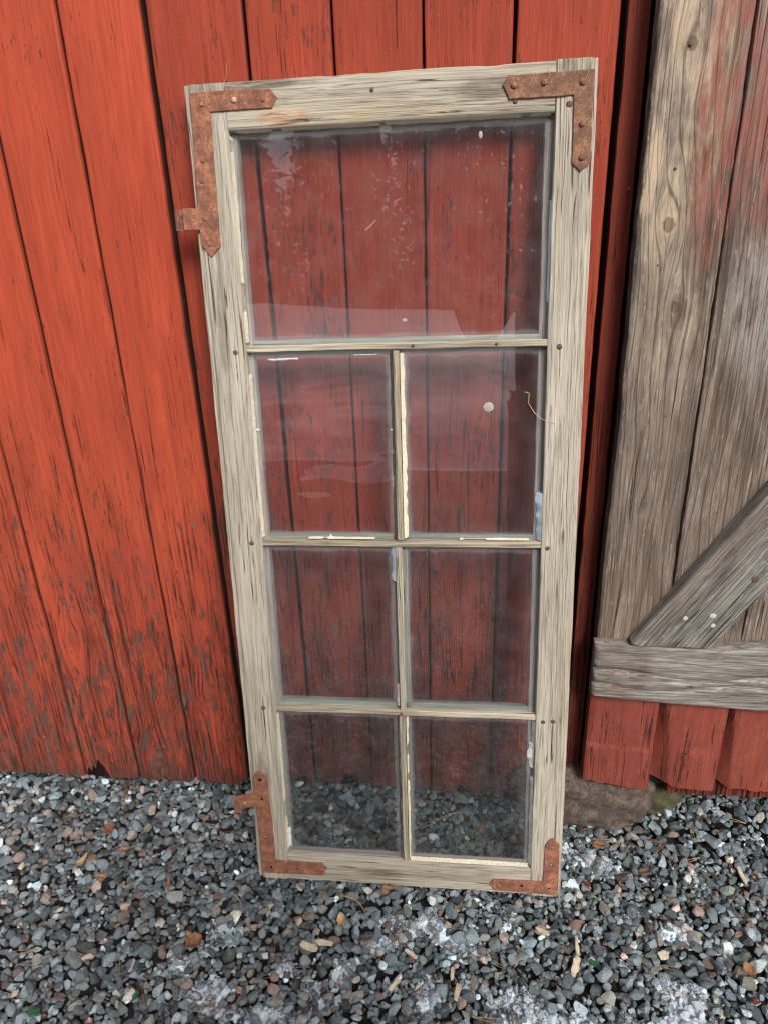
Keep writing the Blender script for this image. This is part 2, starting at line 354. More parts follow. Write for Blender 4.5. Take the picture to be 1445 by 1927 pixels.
def board(name, xl, xr, z0, z1, yf, th, mat, parent, seed=0, wob=.0009, nick=0., rnd=.003, bulge=0., zb=None, zt=None, tilt=0., nx=9, dz=.018, rot=None, relief=.0006):
    """upright board; front face at y=yf; thickness th; zb(x)/zt(x) offsets of the ends. rot: matrix applied afterwards; g keeps (across, depth, along)"""
    nz = max(8, int((z1-z0)/dz)); t = np.linspace(0, 1, nz)
    if zb is not None: t = t**1.35
    s = np.linspace(0, 1, nx+2)[1:-1]
    W = xr-xl; e = rnd/W
    prof = [(0, th), (0, rnd), (e*.3, rnd*.3), (e, 0)]+[(q, 0) for q in s]+[(1-e, 0), (1-e*.3, rnd*.3), (1, rnd), (1, th)]
    prof = np.array(prof); m = len(prof)
    sx = prof[:, 0][None, :]; dy = prof[:, 1][None, :]
    zz0 = np.full(m, z0); zz1 = np.full(m, z1); xs = xl+W*prof[:, 0]
    if zb is not None: zz0 = zz0+zb(xs)
    if zt is not None: zz1 = zz1+zt(xs)
    Z = zz0[None, :]+(zz1-zz0)[None, :]*t[:, None]
    zl = z0+(z1-z0)*t
    L = xl+wob*2*fbm(zl*9, 0*zl+seed, seed, 4)+wob*vnoise(zl*90, 0*zl, seed+3); R = xr+wob*2*fbm(zl*9, 0*zl+seed+9, seed+2, 4)+wob*vnoise(zl*90, 0*zl+5, seed+4)
    if nick:
        q = vnoise(zl*45, 0*zl, seed+11)+vnoise(zl*14, 0*zl, seed+12)
        L = L+nick*np.clip(q-.15, 0, 1)*2; R = R-nick*np.clip(-q-.15, 0, 1)*2
    X = L[:, None]+(R-L)[:, None]*sx
    Y = yf+dy+0*X
    fr = (dy < .5*th)
    Y = Y+fr*(-bulge*4*sx*(1-sx)+relief*2*fbm(X*45, Z*3, seed+20, 3)+tilt*(sx-.5)*W)
    Y = Y+.0015*fbm(X*4, Z*2, seed+30, 2)
    rings = np.stack([X, Y, Z], 2); v, f = sweep(rings); g = v.copy()
    if rot is not None: v = (np.array(rot.to_3x3()) @ v.T).T+np.array(rot.translation)
    return mk(name, v, f, mat, parent, g)

# ---------- barn wall
wall = empty('barn_wall', 'red painted barn wall of upright flaking boards behind the old window', 'wall')
bd = [-1.30, -1.16, -1.025, -.885, -.749, -.590, -.4526, -.312, -.1745, -.0165, .1172, .2545, .3890, .5445, .5845]
gaps = [.004, .004, .004, .004, .0048, .0052, .0052, .0048, .0090, .0062, .0032, .0032, .0042, .0095, .002]
base = [.012, .012, .012, .012, .013, .010, .012, .012, .018, .034, .030, .022, .028, .100, .1]
def ragged(seed, amp=.006, extra=None, x0=0, x1=1):
    def f(x):
        x = np.asarray(x); h = amp*2*vnoise(x*160, 0*x, seed)+amp*vnoise(x*60, 0*x+4, seed)
        u = (x-x0)/(x1-x0); h = h+amp*.9*(np.clip(.10-u, 0, 1)/.1)**2+amp*.9*(np.clip(u-.90, 0, 1)/.1)**2
        if extra: h = h+extra(x)
        return h
    return f
def bell(c, w, h, jag=0, seed=1):
    return lambda x: h*np.clip(1-((np.asarray(x)-c)/w)**2, 0, 1)**.5*(1+jag*vnoise(np.asarray(x)*300, 0*np.asarray(x), seed))
holes = {4: None, 5: lambda x: bell(-.556, .031, .034, .9)(x)+bell(-.545, .010, .022, .9, 4)(x), 6: bell(-.385, .006, .016), 7: lambda x: bell(-.296, .014, .016, .8)(x)+bell(-.19, .016, .016, .8)(x), 8: bell(-.05, .02, .03, .8),
         9: lambda x: bell(.07, .025, .028, .9, 3)(x), 10: None, 11: bell(.325, .012, .03, .6), 12: bell(.46, .03, .045, .7)}
for i in range(len(bd)-1):
    gl = gaps[i]/2; gr = gaps[i+1]/2; x0 = bd[i]+gl; x1 = bd[i+1]-gr
    amp = .002 if i < 5 else .004 if i < 8 else .006
    yf = {8: .004, 7: -.001, 13: .003}.get(i, RNG.uniform(-.0012, .0012))
    board('board', x0, x1, base[i], 2.7, yf, .024, m_redd_shade if i == 13 else m_red_shade if i > 7 else m_red, wall, seed=i*3+1, wob=.0006 if i != 7 else .0012, nick=.0012 if i in (7, 8, 12, 13) else .0004,
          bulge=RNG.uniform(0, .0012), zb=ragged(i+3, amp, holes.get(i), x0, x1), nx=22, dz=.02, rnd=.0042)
for k, (x0, x1) in enumerate([(1.79, 1.93), (1.933, 2.07), (2.073, 2.21)]):
    board('board', x0, x1, .10, 2.7, 0, .024, m_red, wall, seed=50+k, nx=8, dz=.05)
v = np.array([(x, y, z) for z in (-.02, 2.7) for x, y in ((-1.3, .032), (2.2, .032), (2.2, .06), (-1.3, .06))])
mk('backing_panel', v, [(0, 1, 2, 3), (4, 5, 6, 7), (0, 1, 5, 4), (1, 2, 6, 5), (2, 3, 7, 6), (3, 0, 4, 7)], m_black, wall, smooth=False)
# board nails
def nailhead(x, y, z, r, parent, mat, name='nail', ny=(0, -1, 0), h=.0014, n=8, dome=1.):
    a = np.linspace(0, 2*math.pi, n, endpoint=False)+random.random(); v = []
    for rr, d in ((r, 0), (r*.92, h*.7), (r*.5, h*(1+.25*dome))):
        for q in a:
            k = rr*(1+random.uniform(-.12, .12)); v.append((x+k*math.cos(q), y-d, z+k*math.sin(q)))
    v.append((x, y-h*(1+.3*dome), z)); f = []
    for i in range(2):
        for j in range(n): f.append((i*n+j, i*n+(j+1) % n, (i+1)*n+(j+1) % n, (i+1)*n+j))
    for j in range(n): f.append((2*n+j, 2*n+(j+1) % n, 3*n))
    return mk(name, v, f, mat, parent, angle=60)
m_rednail = m_simple('painted nail head', (.42, .075, .04), (.30, .05, .03), 300, .6, .3)
for x, z in [(-.67, .130), (-.65, .095), (-.543, .115), (-.375, .118), (-.262, .123), (-.72, .16), (.02, .14), (.18, .15), (.32, .20), (-.545, .73), (.575, 1.30), (-.46, 1.52)]:
    nailhead(x, .0003, z, .0032, wall, m_rednail, 'nail_head')

# ---------- foundation stones
def rock(name, c, r, seed, mat, label, cat='stone', cuts=9, sub=4, parent=None, noise=.06, group=None, flat=None):
    bm = bmesh.new(); bmesh.ops.create_icosphere(bm, subdivisions=sub, radius=1.)
    v = np.array([p.co[:] for p in bm.verts]); f = [tuple(q.index for q in p.verts) for p in bm.faces]; bm.free()
    rg = np.random.default_rng(seed)
    for _ in range(cuts):
        n = rg.normal(size=3); n /= np.linalg.norm(n); d = rg.uniform(.55, .85); k = v@n; ov = np.clip(k-d, 0, None); v = v-ov[:, None]*n*.92
    v = v*(1+noise*fbm(v[:, 0]*2.5+v[:, 2]*1.3, v[:, 1]*2.5+v[:, 2], seed, 4))[:, None]
    v = v*np.array(r)+0
    o = mk(name, v, f, mat, parent, loc=c, angle=180)
    if label: tag(o, label, cat, group)
    return o
def stone_mat(name, a, b, c, lich=None):
    t = NT(name); oc = t.attr('g'); n = t.noise(oc, 70, 7, .75); n2 = t.noise(oc, 420, 4, .75); n3 = t.noise(t.vm('ADD', oc, (3, 1, 2)), 55, 7, .78)
    col = t.mix(t.mr(n, .35, .65), a, b); col = t.mix(t.mr(n2, .4, .65, 0, .6), col, c)
    if lich: col = t.mix(t.mr(n3, .46, .58, 0, .85), col, lich)
    t.bsdf(col, .85, t.bump(t.math('ADD', n2, n), 1., .003), .2); return t.m
m_stone = stone_mat('foundation granite', (.115, .088, .076), (.07, .058, .052), (.035, .03, .028), (.17, .125, .10))
m_moss = stone_mat('mossy stone', (.085, .08, .035), (.055, .052, .028), (.03, .028, .018), (.11, .10, .06))
def slab(name, xa, xb, za, zb_, ya, yb, seed, mat, label, noise=.006):
    bm = bmesh.new(); bmesh.ops.create_cube(bm, size=2); bmesh.ops.subdivide_edges(bm, edges=bm.edges, cuts=23, use_grid_fill=True)
    v = np.array([p.co[:] for p in bm.verts]); f = [tuple(q.index for q in p.verts) for p in bm.faces]; bm.free()
    nrm = (np.abs(v)**5).sum(1)**(1/5.); v = v/nrm[:, None]
    v[:, 0] = v[:, 0]*(1-.16*np.clip(-v[:, 2], 0, 1)*(v[:, 0] > 0))
    d = fbm(v[:, 0]*3.3+v[:, 2]*2.1, v[:, 1]*2.7+v[:, 2]*2.5, seed, 5)
    c = np.array([(xa+xb)/2, (ya+yb)/2, (za+zb_)/2]); r = np.array([(xb-xa)/2, (yb-ya)/2, (zb_-za)/2])
    n = v/np.linalg.norm(v, axis=1)[:, None]
    v = v*r+n*(d*noise*2)[:, None]
    return tag(mk(name, v, f, mat, None, loc=tuple(c), angle=180), label, 'stone')
slab('foundation_stone', .435, .748, -.03, .124, -.055, .12, 4, m_stone, 'lichen-spotted brown foundation stone under the wall corner, right of the window foot', .007)
slab('foundation_stone', .60, .825, -.05, .078, -.020, .14, 9, m_moss, 'low mossy green foundation stone under the door corner', .008)

# ---------- barn door
door = empty('barn_door', 'weathered grey plank barn door with rail, diagonal brace and red skirt boards', 'door', (0, 0, 0))
dx = [.5835, .7135, .8545, .995, 1.13, 1.27, 1.41, 1.55, 1.68]
DT = -.050
for i in range(len(dx)-1):
    g_ = .0035
    board('plank', dx[i]+(0 if i == 0 else g_/2), dx[i+1]-g_/2, .36, 2.6, DT+(0, .0015, .006)[min(i, 2)], .030, m_door, door, seed=100+i, wob=.0011 if i < 3 else .0005, nick=.0016 if i == 0 else .0006, nx=26 if i < 3 else 10,
          dz=.014 if i < 3 else .05, rnd=.0032, bulge=.001)
# rail: a horizontal board; build upright along local z then lay it down (local z -> +x, local x -> +z)
def lay(px, pz):  # maps (a, d, w) -> (px + w, d, pz + a)
    return Matrix(((0, 0, 1, px), (0, 1, 0, 0), (1, 0, 0, pz), (0, 0, 0, 1)))
def rail_board():
    n = 150; t = np.linspace(0, 1, n); xx = .578+t*1.11
    top = np.interp(xx, [.578, .60, .65, .80, .90, 1.7], [.494, .496, .492, .489, .500, .500])+.0012*fbm(xx*30, xx*0, 3)
    bot = np.interp(xx, [.578, .59, .64, .75, .90, 1.7], [.374, .372, .368, .360, .350, .350])+.003*fbm(xx*26, xx*0+3, 5)
    m = 34; prof = [(0, .030), (0, .0035), (.012, .0008)]+[(q, 0) for q in np.linspace(.035, .965, m)]+[(.988, .0008), (1, .0035), (1, .030)]
    prof = np.array(prof); X = xx[:, None]+0*prof[None, :, 0]; Z = bot[:, None]+(top-bot)[:, None]*prof[None, :, 0]
    fr = prof[None, :, 1] < .02
    gro = fbm(Z*75+X*1.5, X*4.5, 8, 4); gro2 = fbm(Z*190, X*7, 9, 2)
    # rounded left end and two long eroded grooves
    endr = np.clip((.586-X)/.008, 0, 1)**2*.005
    gz = .43+.012*np.sin(X*14); gr = .0045*np.exp(-((Z-gz)/.006)**2)*(.5+vnoise(X*18, X*0, 4))*2+.005*np.exp(-((Z-.40+.01*np.sin(X*20))/.005)**2)*np.clip(vnoise(X*11, X*0, 14)+.35, 0, 1)*1.6
    Y = -.080+prof[None, :, 1]+0*X+fr*(.0026*gro+.0007*gro2+endr+gr+.002*((Z-.43)/.06)**2)
    rings = np.stack([X, Y, Z], 2); v, f = sweep(rings); g = np.stack([v[:, 2], v[:, 1], v[:, 0]-.6], 1)
    return mk('rail', v, f, m_rail, door, g, angle=60)
rail_board()
def brace():
    # front quad on y=-.080, lower end cut level on the rail top
    d = np.array([.235, .381]); L = np.hypot(*d); d = d/L; nrm = np.array([d[1], -d[0]])
    wdt = .125; n = 60; m = 26; A = np.array([.642, .4985])
    prof = [(0, .030), (0, .0025), (.008, .0006)]+[(q, 0) for q in np.linspace(.035, .965, m)]+[(.992, .0006), (1, .0025), (1, .030)]
    prof = np.array(prof); ang = math.atan2(d[1], d[0]); cut = wdt/math.tan(ang)
    rows = []
    for t in np.linspace(0, 1, n):
        s = prof[:, 0]; off = -s*cut*-1  # along-grain shift so that the foot is level
        base_ = A[None, :]+nrm[None, :]*(s*wdt)[:, None]
        # foot: along shift so z = const (A.z)
        sh = (A[1]-base_[:, 1])/d[1]
        sh0 = sh+.004*np.exp(-((s)/.06)**2)
        along = sh0+(1.28-sh0)*t
        P = base_+d[None, :]*along[:, None]
        fr = prof[:, 1] < .02
        y = -.080+prof[:, 1]+fr*(.0012*fbm(s*9, along*5, 31, 4)+.0007*fbm(s*50, along*6, 32, 2))
        rows.append(np.stack([P[:, 0], y, P[:, 1], s*wdt, along], 1))
    R = np.array(rows); v, f = sweep(R[:, :, :3]); g = np.stack([R[:, :, 3].ravel(), R[:, :, 1].ravel(), R[:, :, 4].ravel()], 1)
    return mk('brace', v, f, m_brace, door, g, angle=50)
brace()
m_spotw = m_simple('pale filler spot', (.50, .50, .47), (.36, .35, .32), 500, .8, .6)
for x, z, r in [(.783, .570, .0045), (.735, .563, .0036), (.786, .549, .0036), (.845, .648, .0055)]:
    nailhead(x, -.0805, z, r*1.25, door, m_nail if z > .6 else m_spotw, 'nail_head' if z > .6 else 'paint_spot', n=11, h=.0005)
# nails and scars on the planks
for x, z, r in [(.6305, 1.4855, .003), (.629, 1.327, .0024), (.660, .945, .002), (.62, 1.19, .0018)]:
    nailhead(x, DT-.0006, z, r, door, m_nail, 'nail_head')
# red skirt boards below the rail, each turned a little so its left side shows
sk = [(.5835, .7155, .3815, .1335), (.7195, .850, .368, .130), (.8545, .992, .362, .130), (.990, 1.13, .362, .128), (1.128, 1.27, .362, .128), (1.268, 1.41, .362, .128)]
for i, (x0, x1, zt, zb_) in enumerate(sk):
    W = x1-x0; n = 60; t = np.linspace(0, 1, n); s = np.linspace(0, 1, 40)
    side = .0 if i == 0 else .10
    prof = [(0, .035)]+[(q, 0) for q in s]+[(1, .035)]
    prof = np.array(prof); S = prof[None, :, 0]+0*t[:, None]; T = t[:, None]+0*S
    X = x0+W*S+.0008*fbm(T*6, T*0, 60+i); 
    X = X+np.where(S < .01, .001*fbm(T*9, T*0, 66+i), 0)
    bw_ = (.1, .33, .22, .12, .1, .1)[i]
    zb_arr = zb_+(.010*np.clip(1-S/bw_, 0, 1) if i else 0)+.0035*vnoise(X*160, X*0, i)+.004*vnoise(X*50, X*0, i+3)-.01*np.clip(S-.1, 0, 1)*(i == 0)
    Z = zb_arr+(zt-zb_arr)*T
    bw = (.10, .10+.24*(1-T), .07+.16*(1-T), .12, .1, .1)[i]
    depth = (np.clip(1-S/bw, 0, 1)*.024-.010*np.clip((S-bw)/(1-bw), 0, 1)) if i else np.interp(S, [0, .04, .12, 1], [.006, .002, 0, -.010])
    Y = DT-.004+prof[None, :, 1]+depth*(prof[None, :, 1] < .01)+.0022*fbm(X*22, Z*14, 70+i, 4)*(prof[None, :, 1] < .01)
    if i == 1: Y = Y-.0045*np.clip(1-((Z-.215)/.022), 0, 1)*np.clip((S-.35)*6, 0, 1)*np.clip((.95-S)*6, 0, 1)*(prof[None, :, 1] < .01)
    if i == 0: Y = Y-.003*np.clip((.235-Z)/.01, 0, 1)*(prof[None, :, 1] < .01)+.0
    v, f = sweep(np.stack([X, Y, Z], 2)); g = v.copy()
    mk('skirt_board', v, f, m_red2, door, g, angle=45)
# rough board ends peeping out below the skirt
for i, (x0, x1) in enumerate([(.768, .880), (.8825, 1.0), (1.002, 1.12), (1.122, 1.24)]):
    n = 12; m = 60; s = np.linspace(0, 1, m); X = x0+(x1-x0)*s; com = .004*np.clip(vnoise(X*420, X*0, 5+i)*2, -1, 1)
    prof = np.concatenate([[(0, .03)], np.stack([s, 0*s], 1), [(1, .03)]]); Xp = x0+(x1-x0)*prof[:, 0]
    comp = np.concatenate([[0], com, [0]]); rows = []
    for t in np.linspace(0, 1, n):
        z = .086+.004*vnoise(Xp*90, Xp*0, i+2)+(.07)*t
        rows.append(np.stack([Xp, -.030+prof[:, 1]+comp, z+0*Xp], 1))
    v, f = sweep(np.array(rows)); mk('board_end', v, f, m_redend, door, v.copy(), angle=60)
v = np.array([(x, y, z) for z in (.10, 2.6) for x, y in ((.592, -.018), (1.67, -.018), (1.67, .02), (.592, .02))])
mk('backing_panel', v, [(0, 1, 2, 3), (4, 5, 6, 7), (0, 1, 5, 4), (1, 2, 6, 5), (2, 3, 7, 6), (3, 0, 4, 7)], m_black, door, smooth=False)

# ---------- the old window leaning on the wall
RW = np.array([[0.99991555, 0.00629248, -0.01137052], [-0.00471434, 0.9909915, 0.13384176], [0.01211029, -0.13377685, 0.99093748]])
OW = np.array([-0.09504634, -0.23811589, -0.00444685])
win = empty('window_sash', 'old weathered wooden window sash with seven panes leaning against the red wall', 'window')
win.matrix_world = Matrix([[*RW[i], OW[i]] for i in range(3)]+[[0, 0, 0, 1]])

def molding(name, prof, ax, a0, a1, mat, seed, res=.005, disp=.0005, edge=.0009, chip=0., parent=win, endcut=None):
    """prof: closed polygon (across, depth). ax 'z': across=x, along=z. ax 'x': across=z, along=x"""
    P = []
    for i in range(len(prof)):
        a = np.array(prof[i]); b = np.array(prof[(i+1) % len(prof)]); L = np.linalg.norm(b-a); c = min(.0012, L*.3)
        u = (b-a)/max(L, 1e-9); k = max(1, int((L-2*c)/res))
        for q in np.linspace(0, 1, k+1): P.append(a+u*(c+(L-2*c)*q))
    P = np.array(P); n = max(3, int((a1-a0)/.012)); w = np.linspace(a0, a1, n)
    A = P[None, :, 0]+0*w[:, None]; D = P[None, :, 1]+0*w[:, None]; Wd = w[:, None]+0*A
    cen = P.mean(0)
    A2 = A+edge*1.2*fbm(Wd*14, D*30+A*8, seed, 4); 
    D2 = D+(D < .012)*disp*2.5*fbm(A*120, Wd*5, seed+4, 3)+(D < .012)*disp*1.5*fbm(A*20, Wd*3, seed+6, 2)
    if chip:
        mn = P[:, 0].min(); mx = P[:, 0].max()
        A2 = np.where((np.abs(A-mn) < .002) & (D < .012), A2+chip*np.clip(fbm(Wd*30, 0*Wd, seed+7, 3)-.1, 0, 1), A2)
        A2 = np.where((np.abs(A-mx) < .002) & (D < .012), A2-chip*np.clip(fbm(Wd*30, 0*Wd+3, seed+8, 3)-.1, 0, 1), A2)
    if ax == 'z': R = np.stack([A2, D2, Wd], 2)
    else: R = np.stack([Wd, D2, A2], 2)
    v, f = sweep(R)
    g = np.stack([A.ravel(), D.ravel(), Wd.ravel()], 1)
    return mk(name, v, f, mat, parent, g, angle=38)
TH = .036; BK = .0175
molding('stile', [(0, .005), (.0085, .0055), (.0100, 0), (.0655, 0), (.0655, BK), (.073, BK), (.073, TH), (0, TH)], 'z', 0, 1.486, m_frame, 1, chip=.0015)
molding('stile', [(.5475, BK), (.5605, BK), (.5605, 0), (.6105, 0), (.612, .005), (.620, .0055), (.620, TH), (.5475, TH)], 'z', -.002, 1.488, m_frame, 11, chip=.0015)
m_frame_t = m_frame_top
def g_swap(o):  # top rail material uses (across=z, along=x) stains written as (x, z): swap for the stain test
    me = o.data; n = len(me.vertices); a = np.zeros(n*3, np.float32); me.attributes['g'].data.foreach_get('vector', a); a = a.reshape(-1, 3)
    return a
tr_ = molding('rail', [(1.4120, BK), (1.4195, BK), (1.4195, .003), (1.423, 0), (1.4865, 0), (1.4865, TH), (1.4120, TH)], 'x', .0660, .5600, m_frame_t, 21, chip=.004)
molding('rail', [(.001, 0), (.0605, 0), (.0615, .003), (.0615, BK), (.055, BK), (.055, TH), (.001, TH)], 'x', .0660, .5600, m_frame, 31, chip=.002)
FW = .0056; BWd = .0135
hz = [(1.0895, 1.0865), (.7450, .7440), (.4060, .4020)]
for k, (za, zb_) in enumerate(hz):
    zc = (za+zb_)/2
    f1 = molding('glazing_bar', [(zc-FW, .002), (zc+FW, .002), (zc+FW*.8, .0165), (zc-FW*.8, .0165)], 'x', .0660, .5600, m_bar, 41+k, res=.004, chip=.0012)
    molding('glazing_bead', [(zc-BWd, BK), (zc+BWd, BK), (zc+BWd-.003, TH), (zc-BWd+.003, TH)], 'x', .0735, .5470, m_bead, 51+k, res=.006)
vz = [(.3165, 1.0940-.0135, .7515), (.3130, .7375, .4115), (.3115, .3965, .0625)]
for k, (xc, zt, zb_) in enumerate(vz):
    molding('glazing_bar', [(xc-FW, .0025), (xc+FW, .0025), (xc+FW*.8, .0165), (xc-FW*.8, .0165)], 'z', zb_, zt, m_bar, 61+k, res=.004, chip=.0012)
    molding('glazing_bead', [(xc-BWd-.001, BK), (xc+BWd+.001, BK), (xc+BWd-.002, TH), (xc-BWd+.002, TH)], 'z', zb_-.006, zt-.008, m_bead, 71+k, res=.006)
# painted bead faces behind the glass edges on stiles and rails (rear lips of the rebate)
for a in ((.0660, .0728),):
    pass
# panes
def pane(x0, x1, z0, z1, mat):
    ya, yb = .0146, .0168; nx = 2
    v = np.array([(x0, ya, z0), (x1, ya, z0), (x1, ya, z1), (x0, ya, z1), (x0, yb, z0), (x1, yb, z0), (x1, yb, z1), (x0, yb, z1)])
    f = [(0, 1, 2, 3), (7, 6, 5, 4), (0, 4, 5, 1), (1, 5, 6, 2), (2, 6, 7, 3), (3, 7, 4, 0)]
    g = v-np.array([x0, 0, z0]); o = mk('glass_pane', v, f, mat, win, g, smooth=False)
    setg(o.data, np.array([x1, 0, z1])-v, 'g2'); return o
L_, R_ = .0662, .5598
pane(L_, R_, 1.0955, 1.4188, m_glasst)
pane(L_, .3095, .7515, 1.0810, m_glassw); pane(.3235, R_, .7515, 1.0810, m_glass)
pane(L_, .3060, .4112, .7375, m_glass); pane(.3200, R_, .4112, .7375, m_glass)
pane(L_, .3045, .0625, .3970, m_glassl); pane(.3185, R_, .0625, .3970, m_glassl)

# flat iron corner straps (polygon with nail holes, bevelled rim)
def plate(name, outer, holes, th, mat, parent, y0=0., bev=.0009, label=None):
    P = [Vector((x, z)) for x, z in outer]
    area = sum(P[i].x*P[(i+1) % len(P)].y-P[(i+1) % len(P)].x*P[i].y for i in range(len(P)))
    if area < 0: P.reverse()
    # subdivide edges, jitter (pitted rim)
    Q = []
    for i in range(len(P)):
        a, b = P[i], P[(i+1) % len(P)]; n = max(1, int((b-a).length/.006)); nr = Vector(((b-a).y, -(b-a).x)).normalized()
        for k in range(n):
            p = a.lerp(b, k/n)
            if k: p = p+nr*random.uniform(-.0006, .0004)
            Q.append(p)
    n = len(Q); inn = []
    for i in range(n):
        a, b, c = Q[i-1], Q[i], Q[(i+1) % n]; d1 = (b-a).normalized(); d2 = (c-b).normalized()
        nn = (Vector((-d1.y, d1.x))+Vector((-d2.y, d2.x)))
        nn = nn.normalized()*bev if nn.length > 1e-6 else Vector((0, 0)); inn.append(b+nn)
    loops = [inn]
    for (hx, hz_, hr) in holes:
        loops.append([Vector((hx+hr*math.cos(a), hz_+hr*math.sin(a))) for a in [-2*math.pi*k/9 for k in range(9)]])
    flat = [p for l in loops for p in l]
    tris = tessellate_polygon([[Vector((p.x, p.y, 0)) for p in l] for l in loops])
    v = [(p.x, y0-th, p.y) for p in flat]; f = [tuple(t) for t in tris]
    o1 = len(v); v += [(p.x, y0-th+bev*.8, p.y) for p in Q]; o2 = len(v); v += [(p.x, y0, p.y) for p in Q]
    for i in range(n):
        j = (i+1) % n; f.append((i, j, o1+j, o1+i)); f.append((o1+i, o1+j, o2+j, o2+i))
    st = n; nf0 = len(f)
    for (hx, hz_, hr) in holes:
        m = 9; o3 = len(v); v += [(v[st+k][0], y0+.0002, v[st+k][2]) for k in range(m)]
        for k in range(m): f.append((st+k, st+(k+1) % m, o3+(k+1) % m, o3+k))
        cidx = len(v); v.append((hx, y0+.0002, hz_)); f += [(o3+k, o3+(k+1) % m, cidx) for k in range(m)]
        st += m
    o = mk(name, v, f, mat, parent, angle=30); o.data.materials.append(m_black)
    if holes:
        for p in o.data.polygons:
            if p.index >= nf0: p.material_index = 1
    if label: o['label'] = label
    return o
TLp = [(.0105, 1.474), (.075, 1.4755), (.137, 1.473), (.1465, 1.461), (.138, 1.447), (.0405, 1.4465), (.0395, 1.35), (.0385, 1.251), (.0215, 1.236), (.0075, 1.2535), (.0065, 1.277), (-.020, 1.2775), (-.020, 1.3105), (.0065, 1.3105)]
s1 = plate('corner_strap', TLp, [], .0032, m_rust2, win)
for x, z in [(.022, 1.379), (.018, 1.350), (.018, 1.294), (.020, 1.256), (.125, 1.4595)]: nailhead(x, -.0032, z, .0042, s1, m_rust, 'nail_head', h=.0015)
nailhead(.028, -.0032, 1.4575, .0036, s1, m_rust2, 'nail_head', h=.0016); nailhead(.080, -.0032, 1.4605, .0046, s1, m_paleNail, 'nail_head', h=.0028)
# rolled hinge eye at the end of the upper tab
def knuckle(x, z0, z1, r, y, parent, mat):
    a = np.linspace(-.5*math.pi, 1.15*math.pi, 16); t = .0028; v = []
    for z in (z0, z1):
        for rr in (r, r-t):
            for q in a: v.append((x+0-rr*math.sin(q+math.pi/2)*1.0, y+rr*math.cos(q+math.pi/2)*-1.0, z))
    n = len(a); f = []
    for k in range(n-1):
        f += [(k, k+1, 2*n+k+1, 2*n+k), (n+k, 3*n+k, 3*n+k+1, n+k+1), (k, n+k, n+k+1, k+1), (2*n+k, 2*n+k+1, 3*n+k+1, 3*n+k)]
    f += [(0, 2*n, 3*n, n), (n-1, 2*n-1, 4*n-1, 3*n-1)]
    return mk('hinge_eye', v, f, mat, parent, angle=60)
knuckle(-.0265, 1.2778, 1.3100, .0095, .0062, s1, m_rust2)
TRp = [(.4835, 1.4585), (.4915, 1.4705), (.6135, 1.4720), (.6140, 1.348), (.6000, 1.3365), (.5870, 1.3485), (.5862, 1.4395), (.4935, 1.4390)]
s2 = plate('corner_strap', TRp, [], .0034, m_rust, win)
for x, z, r in [(.500, 1.4565, .0048), (.543, 1.4580, .0050), (.598, 1.4560, .0050), (.5995, 1.4010, .0050), (.6010, 1.3560, .0052)]: nailhead(x, -.0034, z, r, s2, m_rust, 'nail_head', h=.0026, n=7)
BLp = [(.0085, .247), (.0145, .257), (.0220, .263), (.0300, .258), (.0370, .250), (.0400, .150), (.0410, .048), (.138, .0470), (.148, .0350), (.137, .0165), (.0110, .0145), (.0095, .1780), (-.020, .1730), (-.0215, .1610), (-.0365, .1600), (-.0375, .1985), (-.012, .2045), (.0085, .2085)]
s3 = plate('corner_strap', BLp, [(.0225, .243, .0044), (.0235, .198, .0031), (.0225, .104, .0031), (.0300, .031, .0029), (.086, .0325, .0033)], .0032, m_rust2, win)
nailhead(.1320, -.0032, .0300, .0036, s3, m_rust, 'nail_head', h=.001)
nailhead(-.029, -.0032, .187, .0030, s3, m_nail, 'nail_head', h=.0004); nailhead(-.0125, -.0032, .186, .0022, s3, m_paleNail, 'nail_head', h=.0008)
BRp = [(.4795, .0215), (.4870, .0330), (.5640, .0345), (.5840, .0355), (.5865, .122), (.5935, .136), (.6010, .140), (.6140, .1250), (.6155, .0030), (.5000, .0070), (.4870, .0080)]
s4 = plate('corner_strap', BRp, [(.6000, .0760, .0031), (.5965, .0215, .0031), (.5430, .0225, .0032)], .0032, m_rust2, win)
nailhead(.6000, -.0032, .1180, .0046, s4, m_rust, 'nail_head', h=.0016); nailhead(.4965, -.0032, .0185, .0048, s4, m_rust, 'nail_head', h=.0018)
for x, z, r in [(.047, 1.083, .0034), (.047, .744, .0036), (.042, .406, .0036), (.291, 1.4635, .0030), (.579, 1.081, .0038), (.571, .740, .0034), (.574, .397, .0034), (.592, .399, .0036), (.5805, 1.4285, .0042), (.502, 1.4365, .0030), (.0375, 1.4395, .0028), (.310, .4035, .0022), (.345, 1.088, .0020), (.48, 1.088, .0018)]:
    nailhead(x, .0004, z, r*1.25, win, m_nail, 'nail', h=.0016)

# putty remains: jagged wedge strips between bar and glass
def putty(x0, z0, x1, z1, w, mat, seed, side=1, breaks=.0, h=.010, name='putty', label=None, ytop=.0035):
    L = math.hypot(x1-x0, z1-z0); d = np.array([(x1-x0)/L, (z1-z0)/L]); nn = np.array([d[1], -d[0]])*side; n = max(6, int(L/.004)); rows = []
    for k in range(n+1):
        t = k/n; ww = w*(1+.55*float(fbm(t*L*70, 0, seed, 3))); hh = h
        if breaks and float(vnoise(t*L*42, 3, seed+5)) > .5-breaks: ww = w*.12; hh = h*.2
        p = np.array([x0, z0])+d*L*t; q = p+nn*ww
        yt = .0142-hh
        jj = .0006*float(vnoise(k*1.3, 1, seed+8))
        rows.append([(p[0], yt+jj, p[1]), (p[0]*.5+q[0]*.5, (yt+.0142)/2-.0012+jj, p[1]*.5+q[1]*.5), (q[0], .0140, q[1]), (p[0], .0144, p[1])])
    v, f = sweep(np.array(rows)); o = mk(name, v, f, mat, win, angle=20)
    if label: o['label'] = label
    return o
